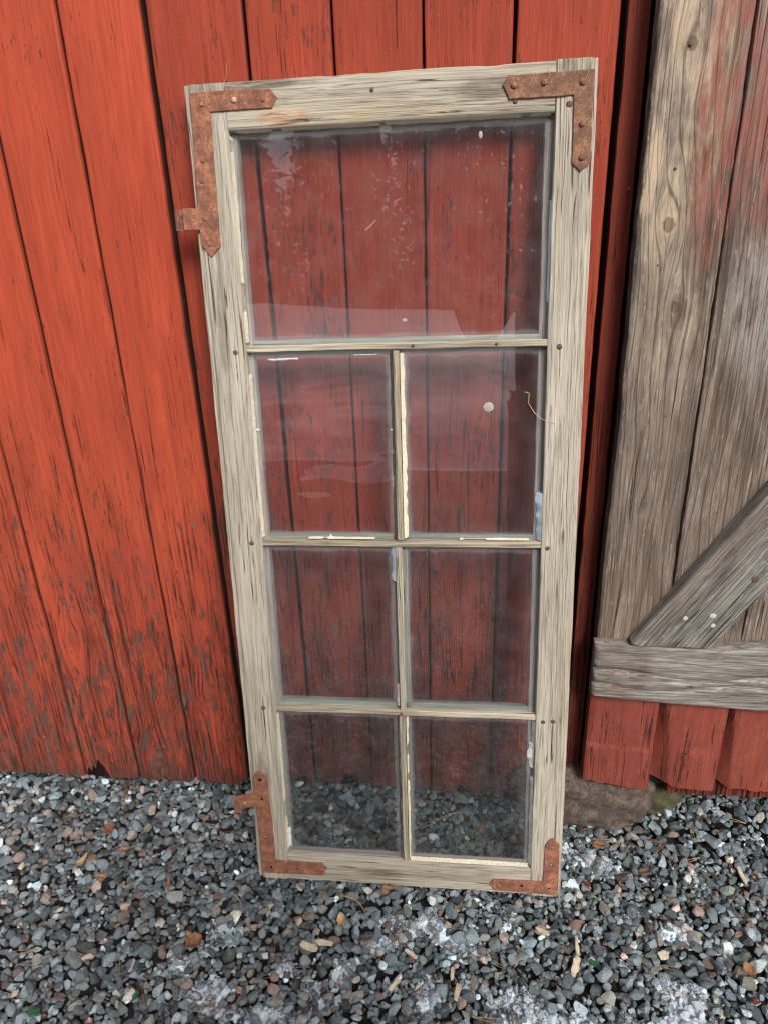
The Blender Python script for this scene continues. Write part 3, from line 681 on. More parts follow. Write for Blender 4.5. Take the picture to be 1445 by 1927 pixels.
putty(.3165+.0066, 1.076, .3165+.0066, .754, .0062, m_cream, 3, -1, label='cream putty strip')
putty(.3115+.0066, .392, .3115+.0066, .066, .0030, m_cream, 5, -1, .25)
putty(.3115-.0066, .392, .3115-.0066, .066, .0018, m_cream, 6, 1, .3)
putty(.3165-.0066, 1.078, .3165-.0066, .754, .0045, m_dusty, 8, 1, .1)
putty(.0660, 1.412, .0660, 1.098, .0020, m_cream, 9, -1, .25, h=.013)
putty(.0660, 1.078, .0660, .754, .0020, m_cream, 10, -1, .3, h=.013)
putty(.0660, .39, .0660, .07, .0016, m_cream, 12, -1, .3, h=.013)
putty(.5598, .836, .5598, .752, .0090, m_blue, 13, 1, 0, h=.013, label='pale blue putty strip')
putty(.5598, 1.30, .5598, 1.15, .0022, m_blue, 14, 1, .2, h=.012)
putty(.5598, .395, .5598, .066, .0048, m_white, 15, 1, .22, h=.011, label='flaking white putty')
putty(.5598, .345, .5598, .29, .0105, m_white, 25, 1, 0, h=.006)
putty(.3130-.0066, .736, .3130-.0066, .672, .0070, m_blue, 16, 1, 0, h=.011, label='pale blue putty strip')
putty(.3130-.0066, .46, .3130-.0066, .415, .0060, m_white, 17, 1, .2, h=.006)
putty(.07, 1.4192, .555, 1.4192, .0022, m_cream, 18, 1, .3, h=.012)
putty(.32, .0622, .555, .0622, .0022, m_cream, 19, -1, .2, h=.010)
putty(.15, .7518, .27, .7518, .0016, m_cream, 20, -1, .3, h=.008); putty(.42, .7518, .54, .7518, .0016, m_cream, 22, -1, .3, h=.008)
putty(.098, 1.0700, .150, 1.0712, .0032, m_white, 21, 1, .1, h=.0012, label='white paint smear on glass'); putty(.245, 1.0745, .285, 1.0750, .002, m_white, 23, 1, .1, h=.0012)
putty(.0665, .12, .0665, .075, .0065, m_white, 24, -1, .1, h=.004)
for (x0, z0, x1, z1, w) in [(.0665, .9497, .0735, .9490, .003), (.303, .9470, .3098, .9475, .0035), (.190, .7575, .1905, .7525, .004)]:
    L = math.hypot(x1-x0, z1-z0); d = ((x1-x0)/L, (z1-z0)/L); nn = (-d[1]*w/2, d[0]*w/2)
    v = [(x0+s*nn[0]*k, y, z0+s*nn[1]*k) for (s, k) in ((1, .6), (-1, .6)) for y in (.0128, .0142)]+[(x1+s*nn[0]*k, y, z1+s*nn[1]*k) for (s, k) in ((1, 1.2), (-1, 1.2)) for y in (.0128, .0142)]
    mk('glazing_point', v, [(0, 1, 3, 2), (4, 6, 7, 5), (0, 4, 5, 1), (2, 3, 7, 6), (0, 2, 6, 4), (1, 5, 7, 3)], m_blue, win, smooth=False)
# dried pale drops on the glass
m_spot = m_simple('dried pale drop', (.30, .25, .22), (.36, .33, .29), 400, .8)
def spot(x, z, r, ez=1.):
    n = 14; v = [(x+r*math.cos(2*math.pi*k/n)*(1+.1*math.sin(3*k)), .0143, z+ez*r*math.sin(2*math.pi*k/n)) for k in range(n)]+[(x+.8*r*math.cos(2*math.pi*k/n), .0136, z+.8*ez*r*math.sin(2*math.pi*k/n)) for k in range(n)]
    f = [(k, (k+1) % n, n+(k+1) % n, n+k) for k in range(n)]+[tuple(range(n, 2*n))]
    mk('dried_drop', v, f, m_spot, win)
spot(.468, .984, .0085, .95); spot(.452, 1.397, .003, 1.8); spot(.331, 1.128, .004, .7)

# ------------------------------------------------------------------ ground
t = NT('gravel ground'); oc = t.n('ShaderNodeTexCoord').outputs['Object']
vd = t.voro(oc, 52); vc = t.n('ShaderNodeTexVoronoi'); t.put(vc.inputs['Vector'], oc); vc.inputs['Scale'].default_value = 52
hsv = t.xyz(vc.outputs['Color'])
cc = t.ramp(hsv[0], [(0, (.05, .053, .056)), (.5, (.11, .115, .12)), (.8, (.2, .2, .19)), (1, (.30, .24, .2))])
cc = t.mix(t.mr(vd, .3, .6), cc, (.02, .02, .02)); t.bsdf(cc, .8, t.bump(t.math('SUBTRACT', 1, vd), 1., .012), .3)
m_ground = t.m
t = NT('dark grit'); oc = t.n('ShaderNodeTexCoord').outputs['Object']; n = t.noise(oc, 260, 5, .7)
t.bsdf(t.ramp(n, [(.3, (.012, .011, .010)), (.6, (.03, .027, .024)), (.75, (.08, .075, .068))]), .9, t.bump(n, 1., .004), .2); m_grit = t.m
# large sheet with a hole cut for the modelled gravel bed
X0, X1, Y0, Y1 = -1.12, 1.45, -1.0, .16
def sheet(name, quads, mat, **k):
    v = []; f = []
    for q in quads:
        b = len(v); v += q; f.append(tuple(range(b, b+4)))
    o = mk(name, v, f, mat, smooth=False); return o
B = 90; zg = -.004
gs = sheet('gravel_yard', [[(-B, -9, zg), (B, -9, zg), (B, Y0, zg), (-B, Y0, zg)], [(-B, Y0, zg), (X0, Y0, zg), (X0, B, zg), (-B, B, zg)], [(X1, Y0, zg), (B, Y0, zg), (B, B, zg), (X1, B, zg)], [(X0, Y1, zg), (X1, Y1, zg), (X1, B, zg), (X0, B, zg)]], m_ground)
tag(gs, kind='structure')
gx = np.linspace(X0, X1, 130); gy = np.linspace(Y0, Y1, 60); GX, GY = np.meshgrid(gx, gy); GZ = -.020+.006*fbm(GX*20, GY*20, 2, 3)
v = np.stack([GX.ravel(), GY.ravel(), GZ.ravel()], 1); f = [(j*130+i, j*130+i+1, (j+1)*130+i+1, (j+1)*130+i) for j in range(59) for i in range(129)]
tag(mk('ground', v, f, m_grit), kind='structure')

# gravel bed: stones dropped one by one onto a height field
RES = .0025; NXg = int((X1-X0)/RES)+1; NYg = int((Y1-Y0)/RES)+1
H = np.full((NYg, NXg), -.026)
def proto(seed, sub):
    bm = bmesh.new(); bmesh.ops.create_icosphere(bm, subdivisions=sub, radius=1.)
    v = np.array([p.co[:] for p in bm.verts]); f = np.array([[q.index for q in p.verts] for p in bm.faces]); bm.free()
    rg = np.random.default_rng(seed)
    for _ in range(13):
        n = rg.normal(size=3); n /= np.linalg.norm(n); d = rg.uniform(.42, .80); k = v@n; ov = np.clip(k-d, 0, None); v = v-ov[:, None]*n*.98
    if sub > 2: v = v*(1+.07*fbm(v[:, 0]*3+v[:, 2]*2, v[:, 1]*3-v[:, 2], seed, 3))[:, None]
    return v/np.abs(v).max(0), f
PH = [proto(k, 3) for k in range(26)]; PL = [proto(k, 2) for k in range(26)]
stones = []
NS = 30000
sizes = np.clip(RNG.lognormal(math.log(.0073), .42, NS), .0030, .0165); order = np.argsort(-sizes+RNG.normal(0, .006, NS)); sizes = sizes[order]
flr = lambda x, y: -.004 if y > -.02 else .0
for k in range(NS):
    r = sizes[k]; best = None
    for _ in range(5):
        x = RNG.uniform(X0+.02, X1-.02); y = RNG.uniform(Y0+.02, Y1-.02)
        i = int((x-X0)/RES); j = int((y-Y0)/RES); h = H[j, i]
        if best is None or h < best[0]: best = (h, x, y, i, j)
    h, x, y, i, j = best
    a = r*RNG.uniform(.95, 1.3); b = r*RNG.uniform(.72, 1.0); c = r*RNG.uniform(.5, .8)
    w = max(1, int(r*.55/RES)); ws = H[max(0, j-w):j+w+1, max(0, i-w):i+w+1]
    zc = .5*ws.mean()+.5*ws.max()+c*.45
    top = zc+c
    lim = .004+.004*float(vnoise(x*7, y*7, 1))
    # keep clear under the sash foot, walls and stones
    if -.12 < x < .55 and -.245 < y < -.178 and top > -.003: zc -= top+.003
    elif y > -.03 and top > .012: zc -= top-.012
    elif top > lim+.010: zc -= (top-lim-.010)
    stones.append((x, y, zc, a, b, c))
    W2 = int(r/RES)+1; jj, ii = np.mgrid[max(0, j-W2):min(NYg, j+W2+1), max(0, i-W2):min(NXg, i+W2+1)]
    q = 1-((ii-i)**2+(jj-j)**2)*RES**2/(r*r*1.0)
    hh = np.where(q > 0, zc+c*np.sqrt(np.clip(q, 0, 1))*.92, -1)
    H[jj, ii] = np.maximum(H[jj, ii], hh)
S = np.array(stones)
ci = ((S[:, 0]-X0)/RES).astype(int); cj = ((S[:, 1]-Y0)/RES).astype(int)
vis = (S[:, 2]+S[:, 5]) > H[cj, ci]-.007
def zoff(x, y):
    sm = lambda v: np.clip(v, 0, 1)**2*(3-2*np.clip(v, 0, 1))
    return .034*sm((y+.10)/.09)*sm((x-.70)/.10)+.016*sm((y+.07)/.06)*sm((x+.22)/.15)*(1-sm((x-.40)/.08))
S = S[vis]; S[:, 2] += zoff(S[:, 0], S[:, 1]); jy, ix = np.mgrid[0:NYg, 0:NXg]; H = H+zoff(X0+ix*RES, Y0+jy*RES); print('gravel stones kept', len(S), 'mean H', H.mean())
# snow dust lying between and over the stones
def blur(A, k):
    for ax in (0, 1):
        c = np.cumsum(np.pad(A, [(k+1, k) if a == ax else (0, 0) for a in (0, 1)], mode='edge'), axis=ax)
        A = (np.take(c, range(2*k+1, c.shape[ax]), axis=ax)-np.take(c, range(0, c.shape[ax]-2*k-1), axis=ax))/(2*k+1)
    return A
yy, xx = np.mgrid[0:NYg, 0:NXg]; XW = X0+xx*RES; YW = Y0+yy*RES
Hb = blur(H, 4)
def patch(cx, cy, rx, ry, a=1.): return a*np.exp(-((XW-cx)/rx)**2-((YW-cy)/ry)**2)
mask = -.74+1.9*fbm(XW*13, YW*16, 5, 5)
for q in [(.62, -.155, .09, .03, .62), (.80, -.13, .06, .02, .55), (.62, -.36, .08, .05, .7), (.76, -.40, .12, .05, .85), (.88, -.48, .14, .05, .9), (.62, -.49, .14, .05, .85), (.46, -.46, .12, .06, .8), (.30, -.47, .12, .05, .55), (.28, -.32, .12, .035, .45),
          (.10, -.40, .07, .06, .65), (.14, -.34, .05, .03, .5), (.02, -.43, .06, .025, .5), (-.10, -.475, .07, .018, .75), (-.17, -.43, .05, .018, .7), (-.25, -.37, .03, .02, .55), (-.33, -.30, .04, .03, .3), (-.01, -.51, .08, .018, .7), (-.30, -.53, .10, .04, .35), (.98, -.30, .1, .06, .5), (.44, -.29, .1, .03, .4), (.72, -.27, .08, .04, .35)]:
    mask += patch(*q)
mask -= .30*np.clip((-XW-.15)*3, 0, 1)
PAL = [((.12, .142, .158), 30), ((.18, .205, .22), 26), ((.07, .083, .095), 22), ((.26, .285, .295), 14), ((.20, .17, .14), 9), ((.38, .375, .35), 7), ((.31, .205, .17), 5), ((.30, .255, .20), 2.5), ((.19, .105, .085), 2), ((.42, .38, .33), 1.8), ((.12, .135, .115), 5)]
pw = np.array([p[1] for p in PAL], float); pw /= pw.sum()
V = []; F = []; C = []; FR = []; base_i = 0
for (x, y, z, a, b, c) in S:
    hi = (y > -.64 and y < .03 and -.86 < x < 1.05)
    v, f = (PH if hi and a > .0092 else PL)[RNG.integers(26)]
    v = v*np.array([a, b, c])
    th = RNG.uniform(0, 6.283); ax = RNG.normal(0, .38); ay = RNG.normal(0, .38)
    cz, sz = math.cos(th), math.sin(th); cxx, sxx = math.cos(ax), math.sin(ax); cyy, syy = math.cos(ay), math.sin(ay)
    R3 = np.array([[cz, -sz, 0], [sz, cz, 0], [0, 0, 1]]) @ np.array([[1, 0, 0], [0, cxx, -sxx], [0, sxx, cxx]]) @ np.array([[cyy, 0, syy], [0, 1, 0], [-syy, 0, cyy]])
    V.append(v@R3.T+np.array([x, y, z])); F.append(f+base_i); base_i += len(v)
    col = np.array(PAL[RNG.choice(len(PAL), p=pw)][0])*np.array([.97, 1.10, 1.14])*math.exp(RNG.normal(.0, .50))
    C.append(np.tile(np.append(col, RNG.random()), (len(v), 1))); FR.append(np.full(len(v), float(mask[min(max(int((y-Y0)/RES), 0), NYg-1), min(max(int((x-X0)/RES), 0), NXg-1)])))
V = np.concatenate(V); F = np.concatenate(F); C = np.concatenate(C).astype(np.float32)
me = bpy.data.meshes.new('gravel'); me.vertices.add(len(V)); me.vertices.foreach_set('co', V.astype(np.float32).ravel())
me.loops.add(F.size); me.loops.foreach_set('vertex_index', F.astype(np.int32).ravel()); me.polygons.add(len(F))
me.polygons.foreach_set('loop_start', np.arange(0, F.size, 3, dtype=np.int32)); me.polygons.foreach_set('loop_total', np.full(len(F), 3, np.int32)); me.update(calc_edges=True)
fa = me.attributes.new('frost', 'FLOAT', 'POINT'); fa.data.foreach_set('value', np.concatenate(FR).astype(np.float32))
ca = me.color_attributes.new('stone', 'FLOAT_COLOR', 'POINT'); ca.data.foreach_set('color', C.ravel()); me.shade_smooth(); me.set_sharp_from_angle(angle=math.radians(17))
print('gravel tris', len(F))
t = NT('crushed stone'); oc = t.n('ShaderNodeTexCoord').outputs['Object']; at = t.n('ShaderNodeAttribute', attribute_name='stone')
rr = at.outputs['Alpha']; off = t.comb(t.math('MULTIPLY', rr, 30), t.math('MULTIPLY', rr, 50), rr); p = t.vm('ADD', oc, off)
n1 = t.noise(p, 420, 4, .7); n2 = t.noise(p, 130, 4, .6); n3 = t.noise(p, 900, 3, .7)
c = at.outputs['Color']
c = t.mix(t.mr(n1, .35, .6, .55, 0), c, t.mix(1., c, (.22, .22, .24), 'MULTIPLY'))
c = t.mix(t.mr(n3, .57, .68, 0, .5), c, (.42, .42, .40))
c = t.mix(t.mr(n2, .52, .66, 0, .45), c, (.24, .23, .22))
fz = t.attr('frost', 'Fac'); nz = t.xyz(t.n('ShaderNodeNewGeometry').outputs['Normal'])[2]; fn = t.noise(oc, 260, 5, .75)
fm = t.math('MULTIPLY', t.mr(t.math('ADD', t.math('ADD', fn, t.math('MULTIPLY', fz, .30)), t.math('MULTIPLY', nz, .10)), .69, .77), t.mr(fz, -.35, .25))
c = t.mix(t.math('MULTIPLY', fm, .8), c, (.60, .67, .77))
t.bsdf(c, t.mr(n2, .4, .6, .35, .7), t.bump(t.math('ADD', n1, n2), 1., .003), .5); me.materials.append(t.m)
gv = bpy.data.objects.new('gravel', me); COL.objects.link(gv); tag(gv, 'dark grey crushed gravel with scattered pinkish and pale stones', 'gravel', kind='stuff')

sn = Hb-.0100+.0085*np.clip(mask, -.8, .42)+.0030*fbm(XW*60, YW*60, 7, 3)+.0042*vnoise(XW*190, YW*190, 9)+.0012*RNG.normal(size=XW.shape)
inwin = (XW > -.12) & (XW < .55) & (YW > -.265) & (YW < -.14)
keep = (mask > .02) & (YW > -.70) & (YW < -.06) & (XW > -.6) & ~inwin
idx = -np.ones(keep.shape, int); kk = np.zeros_like(keep); kk[:-1, :-1] = keep[:-1, :-1]
need = kk.copy(); need[1:, :] |= kk[:-1, :]; need[:, 1:] |= kk[:, :-1]; need[1:, 1:] |= kk[:-1, :-1]
idx[need] = np.arange(need.sum()); v = np.stack([XW[need], YW[need], sn[need]], 1)
J, I = np.nonzero(kk); f = np.stack([idx[J, I], idx[J, I+1], idx[J+1, I+1], idx[J+1, I]], 1)
t = NT('thin snow'); oc = t.n('ShaderNodeTexCoord').outputs['Object']; n = t.noise(oc, 600, 4, .7); n2 = t.noise(oc, 130, 4, .6)
c = t.mix(t.mr(n2, .35, .65), (.72, .85, .94), (.54, .66, .76)); c = t.mix(t.mr(n, .60, .72, 0, .35), c, (.25, .24, .23))
t.bsdf(c, .6, t.bump(t.math('ADD', n, n2), 1., .002), .3); 
so = mk('snow', v, f, t.m, angle=180); tag(so, 'thin bluish snow caught between the gravel stones', 'snow', kind='stuff')
def gz(x, y, k=3):
    i = int((x-X0)/RES); j = int((y-Y0)/RES); return float(H[max(0, j-k):j+k+1, max(0, i-k):i+k+1].max())
def gzm(x, y): 
    i = int((x-X0)/RES); j = int((y-Y0)/RES); return float(Hb[j, i])

# ------------------------------------------------------------------ litter
def mat_leaf(name, a, b):
    t = NT(name); oc = t.n('ShaderNodeTexCoord').outputs['Object']; n = t.noise(oc, 160, 5, .7)
    t.bsdf(t.mix(t.mr(n, .35, .65), a, b), .6, t.bump(n, .6, .001), .35); return t.m
m_leaf = mat_leaf('dry brown leaf', (.30, .155, .075), (.15, .075, .04)); m_leafd = mat_leaf('dark wet leaf', (.16, .09, .055), (.08, .05, .035))
m_chip = mat_leaf('pale wood chip', (.60, .53, .40), (.42, .35, .25)); m_need = mat_leaf('pine needle brown', (.34, .16, .07), (.22, .10, .045)); m_needp = mat_leaf('pale straw', (.46, .33, .19), (.3, .19, .1))
m_redf = mat_leaf('dark red paint flake', (.22, .03, .025), (.14, .02, .02)); m_grn = mat_leaf('green glass', (.03, .12, .06), (.015, .06, .03)); m_bark = mat_leaf('dark wood scrap', (.17, .12, .085), (.09, .065, .045))
def leaf(x, y, L, W, rot, lab, mat=None, curl=.3, lobes=0, name='dry_leaf', cat='leaf', lift=.002):
    n = 15; m = 7; V = []
    for i in range(n):
        t = i/(n-1); wd = W*math.sin(math.pi*min(1, t*1.02+.0))**.7*(1-.25*t)
        if lobes: wd *= .55+.55*abs(math.sin(lobes*math.pi*t))
        wd = max(wd, .0006)
        for j in range(m):
            s = (j/(m-1)-.5)*2; V.append(((t-.5)*L, s*wd*.5, curl*L*((t-.5)**2)*1.2+curl*W*.6*s*s*.6+.0012*math.sin(9*t+4*s)))
    nb = len(V); V += [(a, b, c-.0004) for a, b, c in V]; F_ = []
    for i in range(n-1):
        for j in range(m-1):
            a = i*m+j; F_.append((a, a+1, a+m+1, a+m)); F_.append((nb+a, nb+a+m, nb+a+m+1, nb+a+1))
    rim = [i*m for i in range(n)]+[(n-1)*m+j for j in range(1, m)]+[i*m+m-1 for i in range(n-2, -1, -1)]+[j for j in range(m-2, 0, -1)]
    for a, b in zip(rim, rim[1:]+rim[:1]): F_.append((a, b, nb+b, nb+a))
    # stalk
    sb = len(V); 
    for (px, rr) in ((L*.48, .0007), (L*.75, .0005)):
        for k in range(4): V.append((px, rr*math.cos(k*1.571), curl*L*.28+rr*math.sin(k*1.571)))
    for k in range(4): F_.append((sb+k, sb+(k+1) % 4, sb+4+(k+1) % 4, sb+4+k))
    o = mk(name, V, F_, mat or m_leaf, loc=(x, y, gz(x, y, 4)+lift), angle=70); o.rotation_euler = (random.uniform(-.15, .15), random.uniform(-.15, .15), rot)
    return tag(o, lab, cat)
leaf(-.464, -.148, .045, .030, 1.9, 'lobed brown oak leaf on the gravel left of the window', lobes=2.5, curl=.25)
leaf(-.405, -.200, .034, .013, .4, 'narrow curled tan leaf below the oak leaf', curl=.5)
leaf(-.486, -.236, .036, .017, 1.3, 'pale folded leaf among gravel at far left', m_needp, curl=.4)
leaf(-.420, -.275, .026, .018, .8, 'small brown leaf scrap left of the lower hinge', m_leaf, .3, 1.5)
leaf(-.182, -.398, .046, .036, 2.5, 'crumpled round brown leaf near bottom left snow', curl=.55, lobes=1.3)
leaf(.096, -.332, .030, .020, -1.4, 'yellowish seed husk leaf in front of the bottom rail', m_needp, curl=.5)
leaf(.623, -.104, .034, .024, .2, 'flat brown leaf beside the right foot of the window', m_leaf, .12)
leaf(.704, -.168, .030, .022, .9, 'dark brown leaf on gravel below the mossy stone', m_leafd, .15)
leaf(.843, -.377, .030, .022, -1.1, 'reddish brown leaf with stalk at lower right', m_leaf, .4)
leaf(.180, -.255, .030, .020, .3, 'brown leaf tucked against the bottom rail', m_leaf, .2, 1.6)
def chip(x, y, L, W, T, rot, lab, mat=None, name='wood_chip', cat='wood chip', tilt=.15):
    n = 6; rows = []
    for i in range(n):
        t = i/(n-1); w = W*(1-.25*random.random()) if 0 < i < n-1 else W*random.uniform(.45, .8); h = T*(1-.2*random.random()); o = random.uniform(-.08, .08)*W
        rows.append([((t-.5)*L+(random.uniform(-.06, .06)*L if i in (0, n-1) else 0)*q[0], o+w*.5*q[0], h*.5*q[1]) for q in ((-1, -1), (1, -1), (1, 1), (.2, 1.25), (-1, 1))])
    v, f = sweep(np.array(rows)); o = mk(name, v, f, mat or m_chip, loc=(x, y, gz(x, y, 3)+T*.3), angle=25); o.rotation_euler = (random.uniform(-tilt, tilt), random.uniform(-tilt, tilt), rot)
    return tag(o, lab, cat)
chip(.043, -.389, .034, .014, .007, -.25, 'thick pale wood chip in front of the lower left corner')
chip(.897, -.166, .040, .009, .004, -1.45, 'long white wood chip standing out at the right edge')
chip(.545, -.345, .036, .007, .005, 1.5, 'slender whitish chip below the right foot')
chip(.483, -.323, .026, .009, .005, -.5, 'pale angular chip just below the bottom right strap')
chip(.537, -.385, .034, .014, .007, 1.2, 'splintered yellow wood chip in lower right snow')
chip(.323, -.454, .030, .009, .005, 1.4, 'upright pale chip near the bottom edge centre')
chip(.313, -.414, .024, .007, .004, 1.5, 'short cream chip above the bottom edge centre')
chip(.235, -.385, .026, .008, .004, -.6, 'split pale chip right of the pine needles')
chip(-.611, -.259, .013, .009, .006, 1.4, 'tiny cream chip beside a pink stone at left')
chip(-.584, -.091, .014, .008, .005, .8, 'tiny white chip near the wall at far left')
chip(.070, -.378, .034, .010, .006, -.05, 'flat pale chip lying among snow specks')
chip(.70, -.35, .018, .016, .005, .4, 'square yellowish chip right of the window foot')
chip(.21, -.45, .026, .008, .004, .8, 'small chip with bark edge at bottom centre')
chip(-.277, -.275, .034, .006, .004, -1.3, 'orange brown splinter left of the window foot', m_leaf)
chip(.445, -.084, .085, .014, .006, -.12, 'grey wood scrap on gravel seen through the lowest right pane', m_bark, 'wood_scrap', 'wood scrap')
chip(.370, -.075, .020, .014, .003, .6, 'reddish brown scrap behind the lowest right pane', m_leaf)
chip(-.261, -.510, .024, .016, .004, 1.2, 'broken white and green glazed shard near the bottom edge', m_white, 'glazed_shard', 'shard')
chip(-.251, -.506, .014, .009, .006, 1.2, 'green piece lying on the white shard', m_grn, 'glass_shard', 'shard')
chip(-.421, -.549, .020, .014, .006, .3, 'green glass shard at the bottom left corner', m_grn, 'glass_shard', 'shard')
chip(.570, -.376, .015, .010, .004, -.3, 'small dark green glass shard in the lower right gravel', m_grn, 'glass_shard', 'shard')
chip(.583, -.205, .013, .008, .003, -.8, 'dark red paint flake just right of the bottom right strap', m_redf, 'paint_flake', 'paint flake')
chip(.84, -.425, .012, .009, .003, .2, 'dark red paint flake near the right bottom corner', m_redf, 'paint_flake', 'paint flake')
# small woody twigs
def tube_pts(P, r0, r1, k=5):
    P = np.array(P, float); rows = []
    for i, p in enumerate(P):
        d = P[min(i+1, len(P)-1)]-P[max(i-1, 0)]; d = d/np.linalg.norm(d); up = np.array([0, 0, 1.]) if abs(d[2]) < .9 else np.array([1., 0, 0])
        a = np.cross(d, up); a /= np.linalg.norm(a); b = np.cross(a, d); r = r0+(r1-r0)*i/(len(P)-1)
        rows.append([p+r*(a*math.cos(2*math.pi*q/k)+b*math.sin(2*math.pi*q/k)) for q in range(k)])
    return sweep(np.array(rows))
def twig(x, y, L, rot, r, mat, lab, name='twig', cat='twig', bend=.15, group=None, n=8, lift=.001):
    P = []
    for i in range(n):
        t = i/(n-1); px = (t-.5)*L; py = bend*L*math.sin(math.pi*t)+.02*L*math.sin(7*t+x*50)
        wx = x+px*math.cos(rot)-py*math.sin(rot); wy = y+px*math.sin(rot)+py*math.cos(rot)
        P.append((wx, wy))
    z = [gzm(*q) for q in P]; zz = np.linspace(max(z[:3]), max(z[-3:]), n)+.0035; zz = np.maximum(zz, np.array(z)*.5+zz*.5)
    P = [(q[0]-x, q[1]-y, h-zz[0]) for q, h in zip(P, zz+lift)]
    v, f = tube_pts(P, r, r*.5, 5); o = mk(name, v, f, mat, loc=(x, y, zz[0])); return tag(o, lab, cat, group)
twig(.185, -.352, .085, -.75, .0013, m_bark, 'thin dark twig slanting below the bottom rail')
twig(.12, -.30, .075, -.72, .0011, m_needp, 'pale bent twig just below the bottom rail')
twig(-.20, -.33, .07, -.35, .0011, m_bark, 'dark curved twig left of the crumpled leaf')
twig(-.12, -.31, .05, -1.0, .001, m_needp, 'short pale stalk by the lower left corner')
twig(.305, -.060, .10, .25, .0010, m_needp, 'long pale straw seen through the lowest right pane')
# pine needles, in pairs
GRP = 'brown pine needles strewn over the gravel'
NL = 'brown pine needle pair fallen on the gravel'
spots = [(.14, -.37), (.16, -.36), (.27, -.31), (.29, -.36), (.30, -.355), (.05, -.42), (-.02, -.42), (.0, -.33), (.42, -.40), (.44, -.37), (.66, -.35), (.68, -.37), (.72, -.42), (.75, -.43), (.62, -.08), (.64, -.07), (.66, -.085), (.60, -.06), (.69, -.07), (.75, -.06), (.82, -.05),
         (.86, -.22), (.80, -.15), (.78, -.24), (-.10, -.36), (-.08, -.47), (-.15, -.50), (-.23, -.52), (-.30, -.47), (-.42, -.49), (-.13, -.29), (-.50, -.20), (.35, -.49), (.50, -.52), (.20, -.29), (.22, -.47), (.90, -.35), (.55, -.10), (-.46, -.06), (-.44, -.05), (.25, -.34), (.13, -.46)]
for i in range(70):
    spots.append((RNG.uniform(-.7, 1.0), RNG.uniform(-.58, -.03) if i % 2 else RNG.uniform(-.14, -.03)+0))
for i, (x, y) in enumerate(spots):
    if -.13 < x < .56 and -.28 < y < -.16: continue
    L = RNG.uniform(.028, .055); rot = RNG.uniform(0, 6.28); n = 6; allv = []; allf = []
    for s in (1, -1):
        P = []
        for k in range(n):
            t = k/(n-1); px = t*L; py = s*(.0006+.09*L*t*RNG.uniform(.6, 1.3)); 
            P.append((px*math.cos(rot)-py*math.sin(rot), px*math.sin(rot)+py*math.cos(rot), .0006*math.sin(3*t)))
        e = (x+L*math.cos(rot), y+L*math.sin(rot)); e = (min(max(e[0], X0+.03), X1-.03), min(e[1], .1))
        z0 = gzm(x, y)+.004; z1 = gzm(*e)+.004; P = [(a, b, c+(z1-z0)*k/(n-1)) for k, (a, b, c) in enumerate(P)]
        v, f = tube_pts(P, .00055, .0003, 4); allf += [tuple(q+sum(len(w) for w in allv) for q in ff) for ff in f]; allv.append(v)
    o = mk('pine_needles', np.concatenate(allv), allf, m_need if i % 4 else m_needp, loc=(x, y, z0)); tag(o, NL, 'pine needle', GRP)
# bits of straw stuck on the window
def winstraw(P, r, lab, mat=None):
    P = [RW@np.array(p)+OW for p in P]; o0 = P[0]; v, f = tube_pts([p-o0 for p in P], r, r*.6, 4); o = mk('straw', v, f, mat or m_needp, loc=tuple(o0)); tag(o, lab, 'straw')
winstraw([(.527, .0135, 1.008), (.534, .0135, 1.006), (.533, .013, .990), (.543, .012, .974), (.556, .002, .964), (.575, -.0015, .958)], .0009, 'bent brown straw on the right middle pane edge')
winstraw([(.272, .013, 1.268), (.280, .0132, 1.274), (.290, .013, 1.283)], .0008, 'short pale straw stuck on the large top pane')
winstraw([(.072, -.004, 1.465), (.068, -.008, 1.482), (.073, -.010, 1.492), (.075, -.012, 1.510)], .0006, 'curly hair-like straw on the top left strap')
winstraw([(.120, -.0005, 1.425), (.118, .000, 1.436), (.135, -.001, 1.440), (.160, -.001, 1.437)], .0006, 'thin straw on the top rail beside the left strap')
winstraw([(.601, -.006, 1.458), (.606, -.009, 1.471), (.611, -.010, 1.484)], .0006, 'thin straw caught on the top right strap')
winstraw([(.545, -.006, 1.459), (.551, -.008, 1.466), (.547, -.008, 1.475), (.556, -.009, 1.479)], .0006, 'curled straw on the middle nail of the top right strap')

# ------------------------------------------------------------------ what the glass mirrors: snow bank, trees, photographer
t = NT('snow bank'); oc = t.n('ShaderNodeTexCoord').outputs['Object']; n = t.noise(oc, 1.3, 5, .6)
t.bsdf(t.mix(t.mr(n, .3, .7), (.90, .93, .97), (.80, .84, .90)), .7, t.bump(n, .5, .2), .3); m_bank = t.m
nx_, ny_ = 70, 60; bx = np.linspace(-60, 60, nx_); by = -8.3-np.linspace(0, 1, ny_)**1.8*80; BX, BY = np.meshgrid(bx, by); dd = -BY-8.3
BZ = .02+4.8*(1-np.exp(-dd/6.))*(.8+.3*vnoise(BX*.12, BY*.1, 3))+.10*np.sin(BY*3.2+.4*np.sin(BX))*np.exp(-dd/9)+.15*fbm(BX*.5, BY*.5, 4, 3)*np.clip(dd/2, 0, 1); BZ[0] = -.03
v = np.stack([BX.ravel(), BY.ravel(), BZ.ravel()], 1); f = [(j*nx_+i, j*nx_+i+1, (j+1)*nx_+i+1, (j+1)*nx_+i) for j in range(ny_-1) for i in range(nx_-1)]
tag(mk('snow_bank', v, f, m_bank, angle=180), kind='structure')
m_trunk = m_simple('pine bark', (.10, .075, .055), (.05, .04, .03), 9, .9, .6, dist=.03); m_needle = m_simple('spruce green', (.035, .055, .03), (.018, .03, .018), 6, .8)
